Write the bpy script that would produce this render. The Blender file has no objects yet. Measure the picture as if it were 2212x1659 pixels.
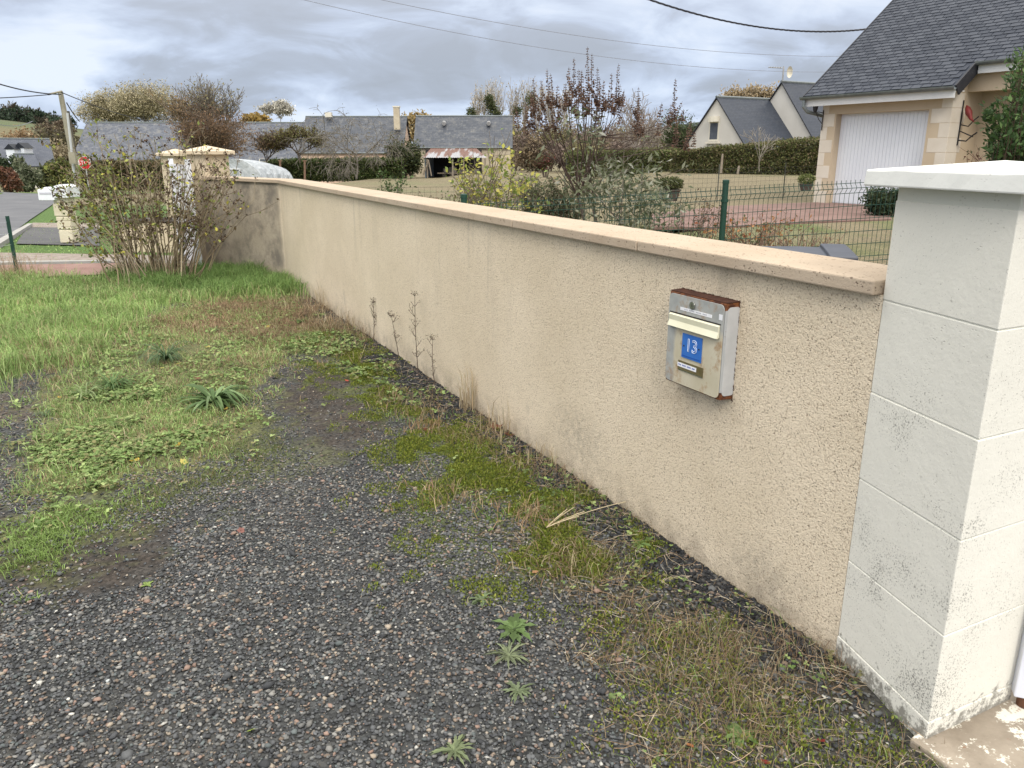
import bpy, bmesh, math, random
import numpy as np
from mathutils import Vector, Matrix
random.seed(7); rng=np.random.default_rng(11)
scene=bpy.context.scene
COL=scene.collection
R=math.radians

# ------------------------------------------------------------------ camera
EYE=1.45; FPX=1700.0; HOR=333.0
PITCH=math.atan((829.5-HOR)/FPX)
cam_d=bpy.data.cameras.new('camera'); cam=bpy.data.objects.new('camera',cam_d); COL.objects.link(cam)
cam.location=(0,0,EYE); cam.rotation_euler=(math.pi/2-PITCH,0,0)
cam_d.sensor_width=36; cam_d.lens=FPX/2212*36; cam_d.clip_start=.05; cam_d.clip_end=6000
scene.camera=cam
scene.render.resolution_x=1024; scene.render.resolution_y=768

# ------------------------------------------------------------------ world, sun, exposure
SUN_EL=R(38); SUN_AZ=R(172)      # azimuth clockwise from +Y (the view direction)
w=bpy.data.worlds.new("World"); scene.world=w; w.use_nodes=True
nt=w.node_tree; nt.nodes.clear()
def N(nt,t,**k):
    n=nt.nodes.new(t)
    for a,b in k.items(): setattr(n,a,b)
    return n
def ramp(nt,stops,interp='LINEAR'):
    n=N(nt,'ShaderNodeValToRGB'); cr=n.color_ramp; cr.interpolation=interp
    while len(cr.elements)>1: cr.elements.remove(cr.elements[-1])
    cr.elements[0].position=stops[0][0]; cr.elements[0].color=(*stops[0][1],1)
    for p,c in stops[1:]:
        e=cr.elements.new(p); e.color=(*c,1)
    return n
def M_(nt,op,a,b=None,c=None):
    n=N(nt,'ShaderNodeMath',operation=op)
    for i,v in enumerate((a,b,c)):
        if v is None: continue
        if isinstance(v,(int,float)): n.inputs[i].default_value=v
        else: nt.links.new(v,n.inputs[i])
    return n.outputs[0]
L=nt.links.new
geo=N(nt,'ShaderNodeTexCoord')
sep=N(nt,'ShaderNodeSeparateXYZ'); L(geo.outputs['Generated'],sep.inputs[0])
zc=M_(nt,'MAXIMUM',sep.outputs[2],0.0); zd=M_(nt,'ADD',zc,0.26)
u=M_(nt,'DIVIDE',sep.outputs[0],zd); v=M_(nt,'DIVIDE',sep.outputs[1],zd)
cmb=N(nt,'ShaderNodeCombineXYZ'); L(u,cmb.inputs[0]); L(v,cmb.inputs[1])
mp=N(nt,'ShaderNodeMapping'); L(geo.outputs['Generated'],mp.inputs[0]); mp.inputs['Rotation'].default_value=(0,R(7),R(-12)); mp.inputs['Scale'].default_value=(1.0,1.0,3.1); mp.inputs['Location'].default_value=(3.1,1.7,0)
n1=N(nt,'ShaderNodeTexNoise'); n1.inputs['Scale'].default_value=2.3; n1.inputs['Detail'].default_value=6; n1.inputs['Roughness'].default_value=.5; n1.inputs['Distortion'].default_value=.5
n2=N(nt,'ShaderNodeTexNoise'); n2.inputs['Scale'].default_value=7.5; n2.inputs['Detail'].default_value=8; n2.inputs['Roughness'].default_value=.58; n2.inputs['Distortion'].default_value=.8
L(mp.outputs[0],n1.inputs['Vector']); L(mp.outputs[0],n2.inputs['Vector'])
mx=M_(nt,'ADD',M_(nt,'MULTIPLY',n1.outputs[0],.74),M_(nt,'MULTIPLY',n2.outputs[0],.26))
# brighter, thinner cloud near the horizon
hz=M_(nt,'MULTIPLY',M_(nt,'SUBTRACT',1.0,M_(nt,'MINIMUM',M_(nt,'MULTIPLY',zc,4.2),1.0)),.10)
mx=M_(nt,'ADD',M_(nt,'MULTIPLY',M_(nt,'SUBTRACT',mx,.5),2.3),.56); mx=M_(nt,'ADD',mx,hz)
cr=ramp(nt,[(.34,(.225,.262,.350)),(.46,(.270,.320,.435)),(.54,(.36,.435,.60)),(.62,(.47,.56,.735)),(.74,(.62,.69,.82))])
L(mx,cr.inputs[0])
# overhead and behind the camera the cloud deck is thinner and brighter
el=M_(nt,'MULTIPLY',M_(nt,'POWER',M_(nt,'MINIMUM',M_(nt,'MAXIMUM',M_(nt,'SUBTRACT',zc,.30),0.0),1.0),1.0),3.9)
bk=M_(nt,'MULTIPLY',M_(nt,'MAXIMUM',M_(nt,'MULTIPLY',sep.outputs[1],-1.0),0.0),.5)
st=M_(nt,'ADD',M_(nt,'ADD',el,1.0),bk)
wm=N(nt,'ShaderNodeMix',data_type='RGBA'); L(M_(nt,'MINIMUM',M_(nt,'MULTIPLY',zc,1.8),1.0),wm.inputs[0]); L(cr.outputs[0],wm.inputs[6]); wm.inputs[7].default_value=(.72,.70,.665,1)
b1=N(nt,'ShaderNodeBackground'); L(wm.outputs[2],b1.inputs[0]); L(st,b1.inputs[1])
sky=N(nt,'ShaderNodeTexSky',sky_type='NISHITA'); sky.sun_disc=False; sky.sun_elevation=SUN_EL; sky.sun_rotation=SUN_AZ
b2=N(nt,'ShaderNodeBackground'); L(sky.outputs[0],b2.inputs[0]); b2.inputs[1].default_value=.10
ms=N(nt,'ShaderNodeMixShader'); ms.inputs[0].default_value=.9; L(b2.outputs[0],ms.inputs[1]); L(b1.outputs[0],ms.inputs[2])
wo=N(nt,'ShaderNodeOutputWorld'); L(ms.outputs[0],wo.inputs[0])
sd=bpy.data.lights.new('sun','SUN'); sd.energy=1.15; sd.angle=R(16); sd.color=(1,.93,.82)
so=bpy.data.objects.new('sun',sd); COL.objects.link(so)
dv=Vector((math.sin(SUN_AZ)*math.cos(SUN_EL),math.cos(SUN_AZ)*math.cos(SUN_EL),math.sin(SUN_EL)))
so.rotation_euler=dv.to_track_quat('Z','Y').to_euler()
scene.view_settings.view_transform='Standard'; scene.view_settings.look='None'; scene.view_settings.exposure=.42; scene.view_settings.gamma=1

# ------------------------------------------------------------------ helpers: place
CPI,SPI=math.cos(PITCH),math.sin(PITCH)
def ray(x,y):
    a=(x-1106)/FPX; b=-(y-829.5)/FPX
    return np.array([a, CPI+b*SPI, -SPI+b*CPI])
def atY(x,y,Y):                      # point on the sight line at depth Y
    r=ray(x,y); q=r*(Y/r[1]); return Vector((q[0],q[1],q[2]+EYE))
def gnd(x,y,z=0.0):                  # where a sight line meets the level z
    r=ray(x,y); q=r*((z-EYE)/r[2]); return Vector((q[0],q[1],z))
def S(t): t=np.clip(t,0,1); return t*t*(3-2*t)
def terr(x,y):
    x=np.asarray(x,float); y=np.asarray(y,float)
    A=.34*S((x-.6+.12*np.maximum(y-12,0))/3.0)*S((y-4.2)/6.5)
    left=1-S((x-2-.05*y)/6)
    z=A-.0112*np.clip(y-12,0,110)*left
    z=z-1.1*S((y-38)/14)*S((-x-12)/8)
    d=np.hypot(x,y)
    far=S((d-260)/500)
    az=np.degrees(np.arctan2(x,y))
    hgt=9+3*np.sin(az*.12+1.0)+24*np.exp(-((az+37)/15.0)**2)+20*np.exp(-((az-16)/8)**2)
    return z+far*hgt
def tz(x,y): return float(terr(x,y))

# ------------------------------------------------------------------ helpers: objects
def tag(o,label=None,cat=None,group=None,kind=None):
    if label: o['label']=label
    if cat: o['category']=cat
    if group: o['group']=group
    if kind: o['kind']=kind
    return o
def empty(name,loc,label,cat,group=None,rz=0):
    o=bpy.data.objects.new(name,None); COL.objects.link(o); o.location=loc; o.rotation_euler=(0,0,rz); o.empty_display_size=.1
    return tag(o,label,cat,group)
def link(name,me,mat,parent=None,world=True):
    o=bpy.data.objects.new(name,me); COL.objects.link(o)
    for m in (mat if isinstance(mat,(list,tuple)) else [mat]): me.materials.append(m)
    if parent is not None:
        o.parent=parent
        if world: # vertices were given in world space: bring them under the parent
            o.matrix_parent_inverse=parent_matrix(parent).inverted()
    return o
def parent_matrix(p):
    m=Matrix.LocRotScale(p.location,p.rotation_euler,p.scale)
    if p.parent is not None: m=parent_matrix(p.parent)@p.matrix_parent_inverse@m
    return m
class MB:
    def __init__(s): s.v=[]; s.f=[]; s.m=[]; s.uv=[]; s.hasuv=False
    def face(s,pts,mi=0,uv=None):
        b=len(s.v); s.v+= [tuple(p) for p in pts]; s.f.append(tuple(range(b,b+len(pts)))); s.m.append(mi)
        if uv: s.hasuv=True
        s.uv.append(uv or [(0,0)]*len(pts))
    def poly(s,vs,fs,mi=0):
        b=len(s.v); s.v+=[tuple(p) for p in vs]
        for f in fs: s.f.append(tuple(b+i for i in f)); s.m.append(mi); s.uv.append([(0,0)]*len(f))
    def hexa(s,p,mi=0): # p: 4 bottom, 4 top
        s.poly(p,[(3,2,1,0),(4,5,6,7),(0,1,5,4),(1,2,6,5),(2,3,7,6),(3,0,4,7)],mi)
    def box(s,c,sz,rz=0,mi=0,ux=None):
        cx,cy,cz=c; a,b,h=sz[0]/2,sz[1]/2,sz[2]/2
        if ux is not None: rz=math.atan2(ux[1],ux[0])
        co,si=math.cos(rz),math.sin(rz); P=[]
        for z in(-h,h):
            for x,y in((-a,-b),(a,-b),(a,b),(-a,b)): P.append((cx+x*co-y*si,cy+x*si+y*co,cz+z))
        s.hexa(P,mi)
    def prism(s,poly,z0,z1,mi=0):
        n=len(poly); vs=[(p[0],p[1],z0) for p in poly]+[(p[0],p[1],z1) for p in poly]
        s.poly(vs,[tuple(range(n-1,-1,-1)),tuple(range(n,2*n))]+[(i,(i+1)%n,n+(i+1)%n,n+i) for i in range(n)],mi)
    def tube(s,pts,rad,n=6,mi=0,cap=True):
        pts=[Vector(p) for p in pts]; k=len(pts)
        if not hasattr(rad,'__len__'): rad=[rad]*k
        vs=[]
        for i,p in enumerate(pts):
            d=(pts[min(i+1,k-1)]-pts[max(i-1,0)]); 
            if d.length<1e-9: d=Vector((0,0,1))
            d.normalize(); a=d.orthogonal().normalized() if i==0 else (a-d*a.dot(d)).normalized()
            b=d.cross(a)
            for j in range(n):
                t=2*math.pi*j/n; vs.append(p+(a*math.cos(t)+b*math.sin(t))*rad[i])
        fs=[(i*n+j,i*n+(j+1)%n,(i+1)*n+(j+1)%n,(i+1)*n+j) for i in range(k-1) for j in range(n)]
        if cap: fs+=[tuple(range(n-1,-1,-1)),tuple((k-1)*n+j for j in range(n))]
        s.poly(vs,fs,mi)
    def disc(s,c,r,ax,th,n=24,mi=0):
        ax=Vector(ax).normalized(); s.tube([Vector(c),Vector(c)+ax*th],r,n,mi)
    def build(s,name,mat,parent=None,smooth=False,bevel=0,local=False):
        me=bpy.data.meshes.new(name); me.from_pydata(s.v,[],s.f)
        me.polygons.foreach_set('material_index',s.m)
        if s.hasuv:
            uvl=me.uv_layers.new(name='UVMap'); flat=[c for f in s.uv for p in f for c in p]; uvl.data.foreach_set('uv',flat)
        if smooth: me.polygons.foreach_set('use_smooth',[True]*len(s.f))
        me.update()
        o=link(name,me,mat,parent,not local)
        if bevel:
            b=o.modifiers.new('bevel','BEVEL'); b.width=bevel; b.segments=2; b.limit_method='ANGLE'; b.angle_limit=R(40)
        return o
def npmesh(name,V,F,mat,parent=None,col=None,smooth=False):
    """V (N,3); F (M,k) all faces k-sided, or list of such arrays; col (N,3) point colours"""
    Fs=F if isinstance(F,list) else [F]
    me=bpy.data.meshes.new(name); V=np.asarray(V,np.float32)
    me.vertices.add(len(V)); me.vertices.foreach_set('co',V.ravel())
    idx=np.concatenate([f.ravel() for f in Fs]).astype(np.int32)
    tot=np.concatenate([np.full(len(f),f.shape[1]) for f in Fs]).astype(np.int32)
    st=np.concatenate([[0],np.cumsum(tot)[:-1]]).astype(np.int32)
    me.loops.add(len(idx)); me.loops.foreach_set('vertex_index',idx)
    me.polygons.add(len(tot)); me.polygons.foreach_set('loop_start',st); me.polygons.foreach_set('loop_total',tot)
    if smooth: me.polygons.foreach_set('use_smooth',np.ones(len(tot),bool))
    if col is not None:
        a=me.attributes.new('col','FLOAT_COLOR','POINT'); c=np.ones((len(V),4),np.float32); c[:,:3]=col; a.data.foreach_set('color',c.ravel())
    me.update(calc_edges=True)
    return link(name,me,mat,parent)

# ------------------------------------------------------------------ noise in numpy
_perm=np.random.default_rng(3).random((256,256))
def vn(x,y):
    x=np.asarray(x,float); y=np.asarray(y,float)
    xi=np.floor(x).astype(int); yi=np.floor(y).astype(int); fx=x-xi; fy=y-yi; fx=fx*fx*(3-2*fx); fy=fy*fy*(3-2*fy)
    g=lambda a,b:_perm[a%256,b%256]
    return (g(xi,yi)*(1-fx)+g(xi+1,yi)*fx)*(1-fy)+(g(xi,yi+1)*(1-fx)+g(xi+1,yi+1)*fx)*fy
def fbm(x,y,o=4,s=1.0):
    t=0;a=.5;x=np.asarray(x)*s;y=np.asarray(y)*s
    for i in range(o): t=t+a*vn(x+17.3*i,y+9.1*i); a*=.5; x=x*2.03; y=y*2.03
    return t/(1-.5**o)
def inpoly(x,y,P):
    c=np.zeros(np.shape(x),bool); n=len(P)
    for i in range(n):
        x1,y1=P[i][:2]; x2,y2=P[(i+1)%n][:2]
        m=((y1>y)!=(y2>y))&(x<(x2-x1)*(y-y1)/((y2-y1) if y2!=y1 else 1e-9)+x1); c^=m
    return c

# ------------------------------------------------------------------ materials
def newmat(name):
    m=bpy.data.materials.new(name); m.use_nodes=True; nt=m.node_tree; b=nt.nodes['Principled BSDF']; b.inputs['Specular IOR Level'].default_value=.25; return m,nt,b
def noise(nt,scale,detail=4,rough=.55,vec=None,dist=0):
    n=N(nt,'ShaderNodeTexNoise'); n.inputs['Scale'].default_value=scale; n.inputs['Detail'].default_value=detail; n.inputs['Roughness'].default_value=rough; n.inputs['Distortion'].default_value=dist
    if vec is not None: nt.links.new(vec,n.inputs['Vector'])
    return n.outputs[0]
def objco(nt,which='Object'): return N(nt,'ShaderNodeTexCoord').outputs[which]
def wpos(nt): return N(nt,'ShaderNodeNewGeometry').outputs['Position']
def mixc(nt,f,a,b,mode='MIX'):
    n=N(nt,'ShaderNodeMix',data_type='RGBA',blend_type=mode)
    for i,v in ((0,f),(6,a),(7,b)):
        if isinstance(v,(int,float)): n.inputs[i].default_value=v
        elif isinstance(v,tuple): n.inputs[i].default_value=(*v,1)
        else: nt.links.new(v,n.inputs[i])
    return n.outputs[2]
def thr(nt,v,a,b):
    n=N(nt,'ShaderNodeMapRange'); n.inputs[1].default_value=a; n.inputs[2].default_value=b; nt.links.new(v,n.inputs[0]); return n.outputs[0]
def bump(nt,b,h,strength=.3,dist=.01,prev=None):
    n=N(nt,'ShaderNodeBump'); n.inputs['Strength'].default_value=strength; n.inputs['Distance'].default_value=dist; nt.links.new(h,n.inputs['Height'])
    if prev is not None: nt.links.new(prev,n.inputs['Normal'])
    nt.links.new(n.outputs[0],b.inputs['Normal']); return n.outputs[0]
def mott(name,c1,c2,scale=5,rough=.7,bs=0,bscale=60,metal=0,lo=.35,hi=.65,spec=None):
    m,nt,b=newmat(name); p=wpos(nt)
    f=thr(nt,noise(nt,scale,5,.6,p),lo,hi); nt.links.new(mixc(nt,f,c1,c2),b.inputs['Base Color'])
    b.inputs['Roughness'].default_value=rough; b.inputs['Metallic'].default_value=metal
    if spec is not None: b.inputs['Specular IOR Level'].default_value=spec
    if bs: bump(nt,b,noise(nt,bscale,4,.6,p),bs,.01)
    return m
def attrmat(name,rough=.7,trans=0,nscale=0,namp=.3,spec=.25):
    m,nt,b=newmat(name); a=N(nt,'ShaderNodeAttribute',attribute_name='col'); c=a.outputs['Color']
    if nscale:
        f=thr(nt,noise(nt,nscale,4,.6,wpos(nt)),.3,.7); c=mixc(nt,f,mixc(nt,1.0,c,(1-namp,)*3,'MULTIPLY'),c)
    nt.links.new(c,b.inputs['Base Color']); b.inputs['Roughness'].default_value=rough; b.inputs['Specular IOR Level'].default_value=spec
    if trans:
        t=N(nt,'ShaderNodeBsdfTranslucent'); nt.links.new(c,t.inputs[0]); mx=N(nt,'ShaderNodeMixShader'); mx.inputs[0].default_value=trans
        out=nt.nodes['Material Output']; nt.links.new(b.outputs[0],mx.inputs[1]); nt.links.new(t.outputs[0],mx.inputs[2]); nt.links.new(mx.outputs[0],out.inputs[0])
    return m
LEAF=attrmat('leaf',.6,.3); STEM=attrmat('bark_and_stems',.85); STONE=attrmat('loose_stone',.75,0,220,.25,.35); BLADE=attrmat('grass_blade',.6,.3)
def bark(name,c): return mott(name,c,tuple(x*.6 for x in c),14,.9,.4,40)

def render_mat():
    # scraped beige render: coarse grain, dark pits, rain streaks and mould
    m,nt,b=newmat('scraped_beige_render'); p=wpos(nt)
    base=mixc(nt,thr(nt,noise(nt,1.6,4,.6,p),.35,.65),(.665,.568,.425),(.75,.648,.50))
    g=noise(nt,165,3,.65,p); base=mixc(nt,thr(nt,g,.30,.47),(.34,.255,.18),base)
    vor=N(nt,'ShaderNodeTexVoronoi'); vor.inputs['Scale'].default_value=105; nt.links.new(p,vor.inputs['Vector'])
    rare=thr(nt,noise(nt,33,2,.5,p),.46,.60); pit=M_(nt,'MULTIPLY',thr(nt,vor.outputs['Distance'],.30,.16),rare)
    base=mixc(nt,M_(nt,'MULTIPLY',pit,.62),base,(.13,.105,.085))
    # streaks run down: noise squeezed vertically
    mp=N(nt,'ShaderNodeMapping'); nt.links.new(p,mp.inputs[0]); mp.inputs['Scale'].default_value=(5,5,.35)
    sx=thr(nt,noise(nt,1.0,5,.65,mp.outputs[0]),.56,.72)
    sp=N(nt,'ShaderNodeSeparateXYZ'); nt.links.new(p,sp.inputs[0])
    topz=thr(nt,sp.outputs[2],.35,1.1); base=mixc(nt,M_(nt,'MULTIPLY',M_(nt,'MULTIPLY',sx,topz),.40),base,(.22,.19,.15))
    # mould patches on the far length beyond the bend
    mo=M_(nt,'MULTIPLY',thr(nt,noise(nt,2.6,7,.72,p),.42,.60),thr(nt,sp.outputs[1],9.38,9.48)); base=mixc(nt,M_(nt,'MULTIPLY',mo,.85),base,(.12,.11,.10))
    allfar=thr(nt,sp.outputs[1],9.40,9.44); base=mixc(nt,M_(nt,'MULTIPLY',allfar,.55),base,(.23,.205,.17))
    # splash dirt above the ground, a few grey patches
    lowf=M_(nt,'MULTIPLY',thr(nt,sp.outputs[2],.16,.0),thr(nt,noise(nt,9,5,.7,p),.40,.62)); base=mixc(nt,M_(nt,'MULTIPLY',lowf,.55),base,(.16,.13,.10))
    gp=M_(nt,'MULTIPLY',thr(nt,noise(nt,3.1,6,.7,p),.60,.72),thr(nt,sp.outputs[2],.75,.3)); base=mixc(nt,M_(nt,'MULTIPLY',gp,.30),base,(.22,.20,.17))
    for (cx,cy,cz,rx,rz,kk) in ((.73,2.46,.60,.035,.10,.55),(.60,2.77,.58,.06,.09,.3),(.74,2.53,.86,.05,.16,.25),(.30,3.42,.20,.16,.14,.40),(.83,2.36,.13,.10,.10,.35)):
        dv_=N(nt,'ShaderNodeVectorMath',operation='SUBTRACT'); nt.links.new(p,dv_.inputs[0]); dv_.inputs[1].default_value=(cx,cy,cz)
        sc=N(nt,'ShaderNodeVectorMath',operation='MULTIPLY'); nt.links.new(dv_.outputs[0],sc.inputs[0]); sc.inputs[1].default_value=(1/rx,.5/rx,1/rz)
        le=N(nt,'ShaderNodeVectorMath',operation='LENGTH'); nt.links.new(sc.outputs[0],le.inputs[0])
        fm=M_(nt,'MULTIPLY',thr(nt,le.outputs['Value'],1.3,.2),thr(nt,noise(nt,34,5,.7,p),.35,.62)); base=mixc(nt,M_(nt,'MULTIPLY',fm,kk),base,(.27,.16,.06) if cz>.3 else (.15,.14,.12))
    nt.links.new(base,b.inputs['Base Color']); b.inputs['Roughness'].default_value=.95; b.inputs['Specular IOR Level'].default_value=.1
    h=M_(nt,'ADD',g,M_(nt,'MULTIPLY',noise(nt,78,3,.6,p),.8)); h=M_(nt,'SUBTRACT',h,M_(nt,'MULTIPLY',pit,.6))
    bump(nt,b,h,.8,.006); return m
def coping_mat():
    m,nt,b=newmat('cast_stone_coping'); p=wpos(nt)
    base=mixc(nt,thr(nt,noise(nt,2.2,5,.6,p),.35,.65),(.41,.325,.24),(.47,.385,.295))
    vor=N(nt,'ShaderNodeTexVoronoi'); vor.inputs['Scale'].default_value=95; nt.links.new(p,vor.inputs['Vector'])
    pit=M_(nt,'MULTIPLY',thr(nt,vor.outputs['Distance'],.34,.2),thr(nt,noise(nt,24,3,.6,p),.50,.60))
    vor2=N(nt,'ShaderNodeTexVoronoi'); vor2.inputs['Scale'].default_value=38; nt.links.new(p,vor2.inputs['Vector'])
    pit2=M_(nt,'MULTIPLY',thr(nt,vor2.outputs['Distance'],.22,.12),thr(nt,noise(nt,14,2,.5,p),.54,.6))
    pt=M_(nt,'MAXIMUM',pit,pit2)
    base=mixc(nt,M_(nt,'MULTIPLY',pt,.75),base,(.13,.095,.07)); nt.links.new(base,b.inputs['Base Color']); b.inputs['Roughness'].default_value=.9
    h=M_(nt,'SUBTRACT',noise(nt,160,3,.6,p),pt); bump(nt,b,h,.45,.005); return m
def white_stone(name,dirt=1.0,c=(.765,.745,.67),bmp=.32):
    m,nt,b=newmat(name); p=wpos(nt)
    base=mixc(nt,thr(nt,noise(nt,3,5,.6,p),.3,.7),c,tuple(x*.94 for x in c))
    # rough-cast pores scattered over it
    mp=N(nt,'ShaderNodeMapping'); nt.links.new(p,mp.inputs[0]); mp.inputs['Scale'].default_value=(1,1,1.8)
    vor=N(nt,'ShaderNodeTexVoronoi'); vor.inputs['Scale'].default_value=70; nt.links.new(mp.outputs[0],vor.inputs['Vector'])
    pore=M_(nt,'MULTIPLY',thr(nt,vor.outputs['Distance'],.26,.14),thr(nt,noise(nt,11,3,.6,p),.55,.63))
    base=mixc(nt,M_(nt,'MULTIPLY',pore,.35),base,(.28,.27,.24))
    # black mould speckle in patches, more of it low down
    sp=N(nt,'ShaderNodeSeparateXYZ'); nt.links.new(p,sp.inputs[0])
    zone=M_(nt,'MULTIPLY',thr(nt,noise(nt,4.6,4,.6,p),.44,.68),thr(nt,sp.outputs[2],1.05,.8))
    spk=thr(nt,M_(nt,'ADD',noise(nt,210,3,.7,p),M_(nt,'MULTIPLY',zone,.16)),.64,.75)
    base=mixc(nt,M_(nt,'MULTIPLY',spk,.8*dirt),base,(.10,.095,.085))
    lowz=M_(nt,'MULTIPLY',thr(nt,M_(nt,'ADD',noise(nt,38,5,.7,p),M_(nt,'MULTIPLY',thr(nt,sp.outputs[2],.11,.0),.30)),.66,.78),dirt)
    base=mixc(nt,M_(nt,'MULTIPLY',lowz,.75),base,(.13,.12,.10))
    nt.links.new(base,b.inputs['Base Color']); b.inputs['Roughness'].default_value=.75
    h=M_(nt,'SUBTRACT',M_(nt,'ADD',noise(nt,26,5,.6,p),M_(nt,'MULTIPLY',noise(nt,110,3,.6,p),.35)),M_(nt,'MULTIPLY',pore,.9)); bump(nt,b,h,bmp,.006); return m
def slate_mat(name,c1,c2,bw=.25,bh=.12,lichen=.2):
    m,nt,b=newmat(name); uv=objco(nt,'UV'); br=N(nt,'ShaderNodeTexBrick'); nt.links.new(uv,br.inputs['Vector'])
    br.inputs['Scale'].default_value=1; br.inputs['Brick Width'].default_value=bw; br.inputs['Row Height'].default_value=bh; br.inputs['Mortar Size'].default_value=.008; br.inputs['Bias'].default_value=0
    br.inputs['Color1'].default_value=(*c1,1); br.inputs['Color2'].default_value=(*c2,1); br.inputs['Mortar'].default_value=(*[x*.45 for x in c1],1)
    f=M_(nt,'MULTIPLY',thr(nt,noise(nt,1.4,7,.75,uv),.5,.7),lichen*2.2); g=M_(nt,'MULTIPLY',thr(nt,noise(nt,3.2,5,.75,uv),.55,.68),lichen)
    c=mixc(nt,f,br.outputs[0],(.19,.185,.17)); c=mixc(nt,g,c,(.36,.34,.30)); nt.links.new(c,b.inputs['Base Color']); b.inputs['Roughness'].default_value=.5
    bump(nt,b,br.outputs['Fac'],-.4,.01); return m
# ================================================================== GROUND
def pp(px,z=0.0): return [gnd(x,y,z)[:2] for x,y in px]
Z_TALL=pp([(-500,640),(-300,600),(0,596),(60,606),(250,606),(420,600),(540,590),(620,600),(655,640),(560,645),(420,655),(330,665),(262,720),(232,790),(120,805),(0,838),(-300,900)])
Z_BROWN=pp([(430,655),(640,640),(700,672),(712,712),(640,735),(560,745),(470,725),(330,700)])
Z_MIX=pp([(240,700),(430,650),(640,640),(730,715),(640,765),(560,880),(520,960),(380,1040),(250,1060),(120,1150),(0,1220),(-120,1230),(60,1060),(90,900),(130,815)])
Z_LEAFY=pp([(120,850),(300,845),(450,860),(430,950),(330,985),(210,1070),(80,1070),(95,960)])
Z_MOSS=pp([(610,740),(700,700),(760,720),(900,850),(1020,930),(1150,1010),(1290,1090),(1400,1170),(1380,1240),(1230,1270),(1080,1275),(950,1220),(905,1120),(935,1020),(850,925),(760,835),(680,770)])
Z_MOSS2=pp([(300,1000),(520,900),(620,930),(700,980),(640,1040),(500,1060),(380,1100),(220,1190),(100,1260),(0,1290),(0,1190),(150,1130)])
Z_DEAD=pp([(960,850),(1150,960),(1330,1080),(1500,1240),(1770,1395),(1960,1600),(2010,1760),(1500,1760),(1400,1560),(1310,1420),(1240,1290),(1180,1180),(1080,1050)])
Z_SOIL=pp([(0,1130),(120,1150),(330,1100),(420,1120),(300,1240),(120,1290),(-60,1290)])
Z_DIRT=pp([(640,770),(740,800),(840,930),(800,1000),(700,960),(620,860)])
Z_SOILL=pp([(-200,845),(30,835),(90,850),(60,900),(0,930),(-200,960)])
def zone(P,x,y,j=.14,s=2.4,seed=0):
    x=np.asarray(x,float);y=np.asarray(y,float)
    dx=(fbm(x+31+seed,y+7,4,s)-.5)*2*j*2.2; dy=(fbm(x+3,y+57+seed,4,s)-.5)*2*j*2.2
    return inpoly(x+dx,y+dy,P).astype(float)
def soft(P,x,y,seed=0):
    return (zone(P,x,y,.12,2.4,seed)+zone(P,x,y,.22,6,seed+3)+zone(P,x,y,.34,14,seed+9))/3
def spaced(a,b,n,lo,hi,g=1.09):
    m=list(np.linspace(a,b,n)); st=(b-a)/(n-1)
    s=st;x=b
    while x<hi: s*=g; x+=s; m.append(x)
    s=st;x=a;pre=[]
    while x>lo: s*=g; x-=s; pre.append(x)
    return np.array(pre[::-1]+m)
xs=spaced(-7.5,3.2,380,-1500,1500,1.085); ys=spaced(1.0,11.5,360,-60,2200,1.085)
GX,GY=np.meshgrid(xs,ys)
gz=terr(GX,GY); near=(np.hypot(GX,GY-4)<16)
gz=gz+near*((fbm(GX,GY,3,.9)-.5)*.05*S((9-GY)/2)*S((.6-GX+ (9-GY)*.0)/1+1)+(fbm(GX+5,GY,4,9)-.5)*.016)
gcol=np.zeros(GX.shape+(3,)); 
fx,fy=GX.ravel(),GY.ravel()
def put(c,wt):
    global gcol
    wt=wt.reshape(GX.shape)[...,None]; gcol=gcol*(1-wt)+np.array(c)*wt
nb=fbm(fx,fy,5,3.0); nf=fbm(fx+40,fy,5,.25); nfm=fbm(fx,fy+80,5,.9)
put((.048,.050,.050),np.ones(fx.shape))
inn=(np.abs(fx)<9)&(fy<13)
put((.085,.082,.075),np.clip((nb-.5)*4,0,1)*inn*.7)
for P,c,k,sd in ((Z_DIRT,(.055,.043,.034),.8,1),(Z_SOIL,(.045,.036,.029),.9,2),(Z_SOILL,(.085,.068,.054),.8,2),(Z_MOSS2,(.095,.110,.035),.62,3),(Z_MIX,(.115,.120,.050),.95,4),(Z_LEAFY,(.12,.135,.040),.9,5),(Z_BROWN,(.115,.080,.046),.9,6),(Z_TALL,(.11,.15,.045),1,7),(Z_MOSS,(.085,.105,.028),.85,8),(Z_DEAD,(.062,.052,.034),.75,9)):
    put(c,soft(P,fx,fy,sd)*k*inn)
# distant ground: field of straw coloured grass with greener patches, lawns, hill pasture
Aw=np.array([.98,2.06]); Bw=np.array([-2.70,9.41])
side=((fx-Aw[0])*(Bw[1]-Aw[1])-(fy-Aw[1])*(Bw[0]-Aw[0]))>0     # garden side of the wall line
gard=(side&(fy>1))|((fy>11)&(fx>-4.5))
d=np.hypot(fx,fy); az=np.degrees(np.arctan2(fx,fy))
beyond=(gard|(fy>13)).astype(float)
put((.195,.162,.100),beyond)
put((.125,.150,.060),beyond*np.clip((nf-.55)*5,0,1)*.4)
put((.15,.135,.075),beyond*np.clip((nfm-.5)*5,0,1)*.5)
lawn=gard&(fy<15)&(fx>.3)
put((.105,.130,.045),lawn*np.clip((nfm-.38)*5,0,1)*.9)
put((.08,.14,.035),((fx>-17)&(fx<-4.3)&(fy>11.2)&(fy<26))*1.0)       # neighbour's lawn and verges
put((.10,.15,.04),((fx<-17)&(fy<60))*1.0)
put((.15,.155,.075),S((fy-52)/20)*(az<-15)*1.0)
farm=S((d-200)/150)
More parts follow.
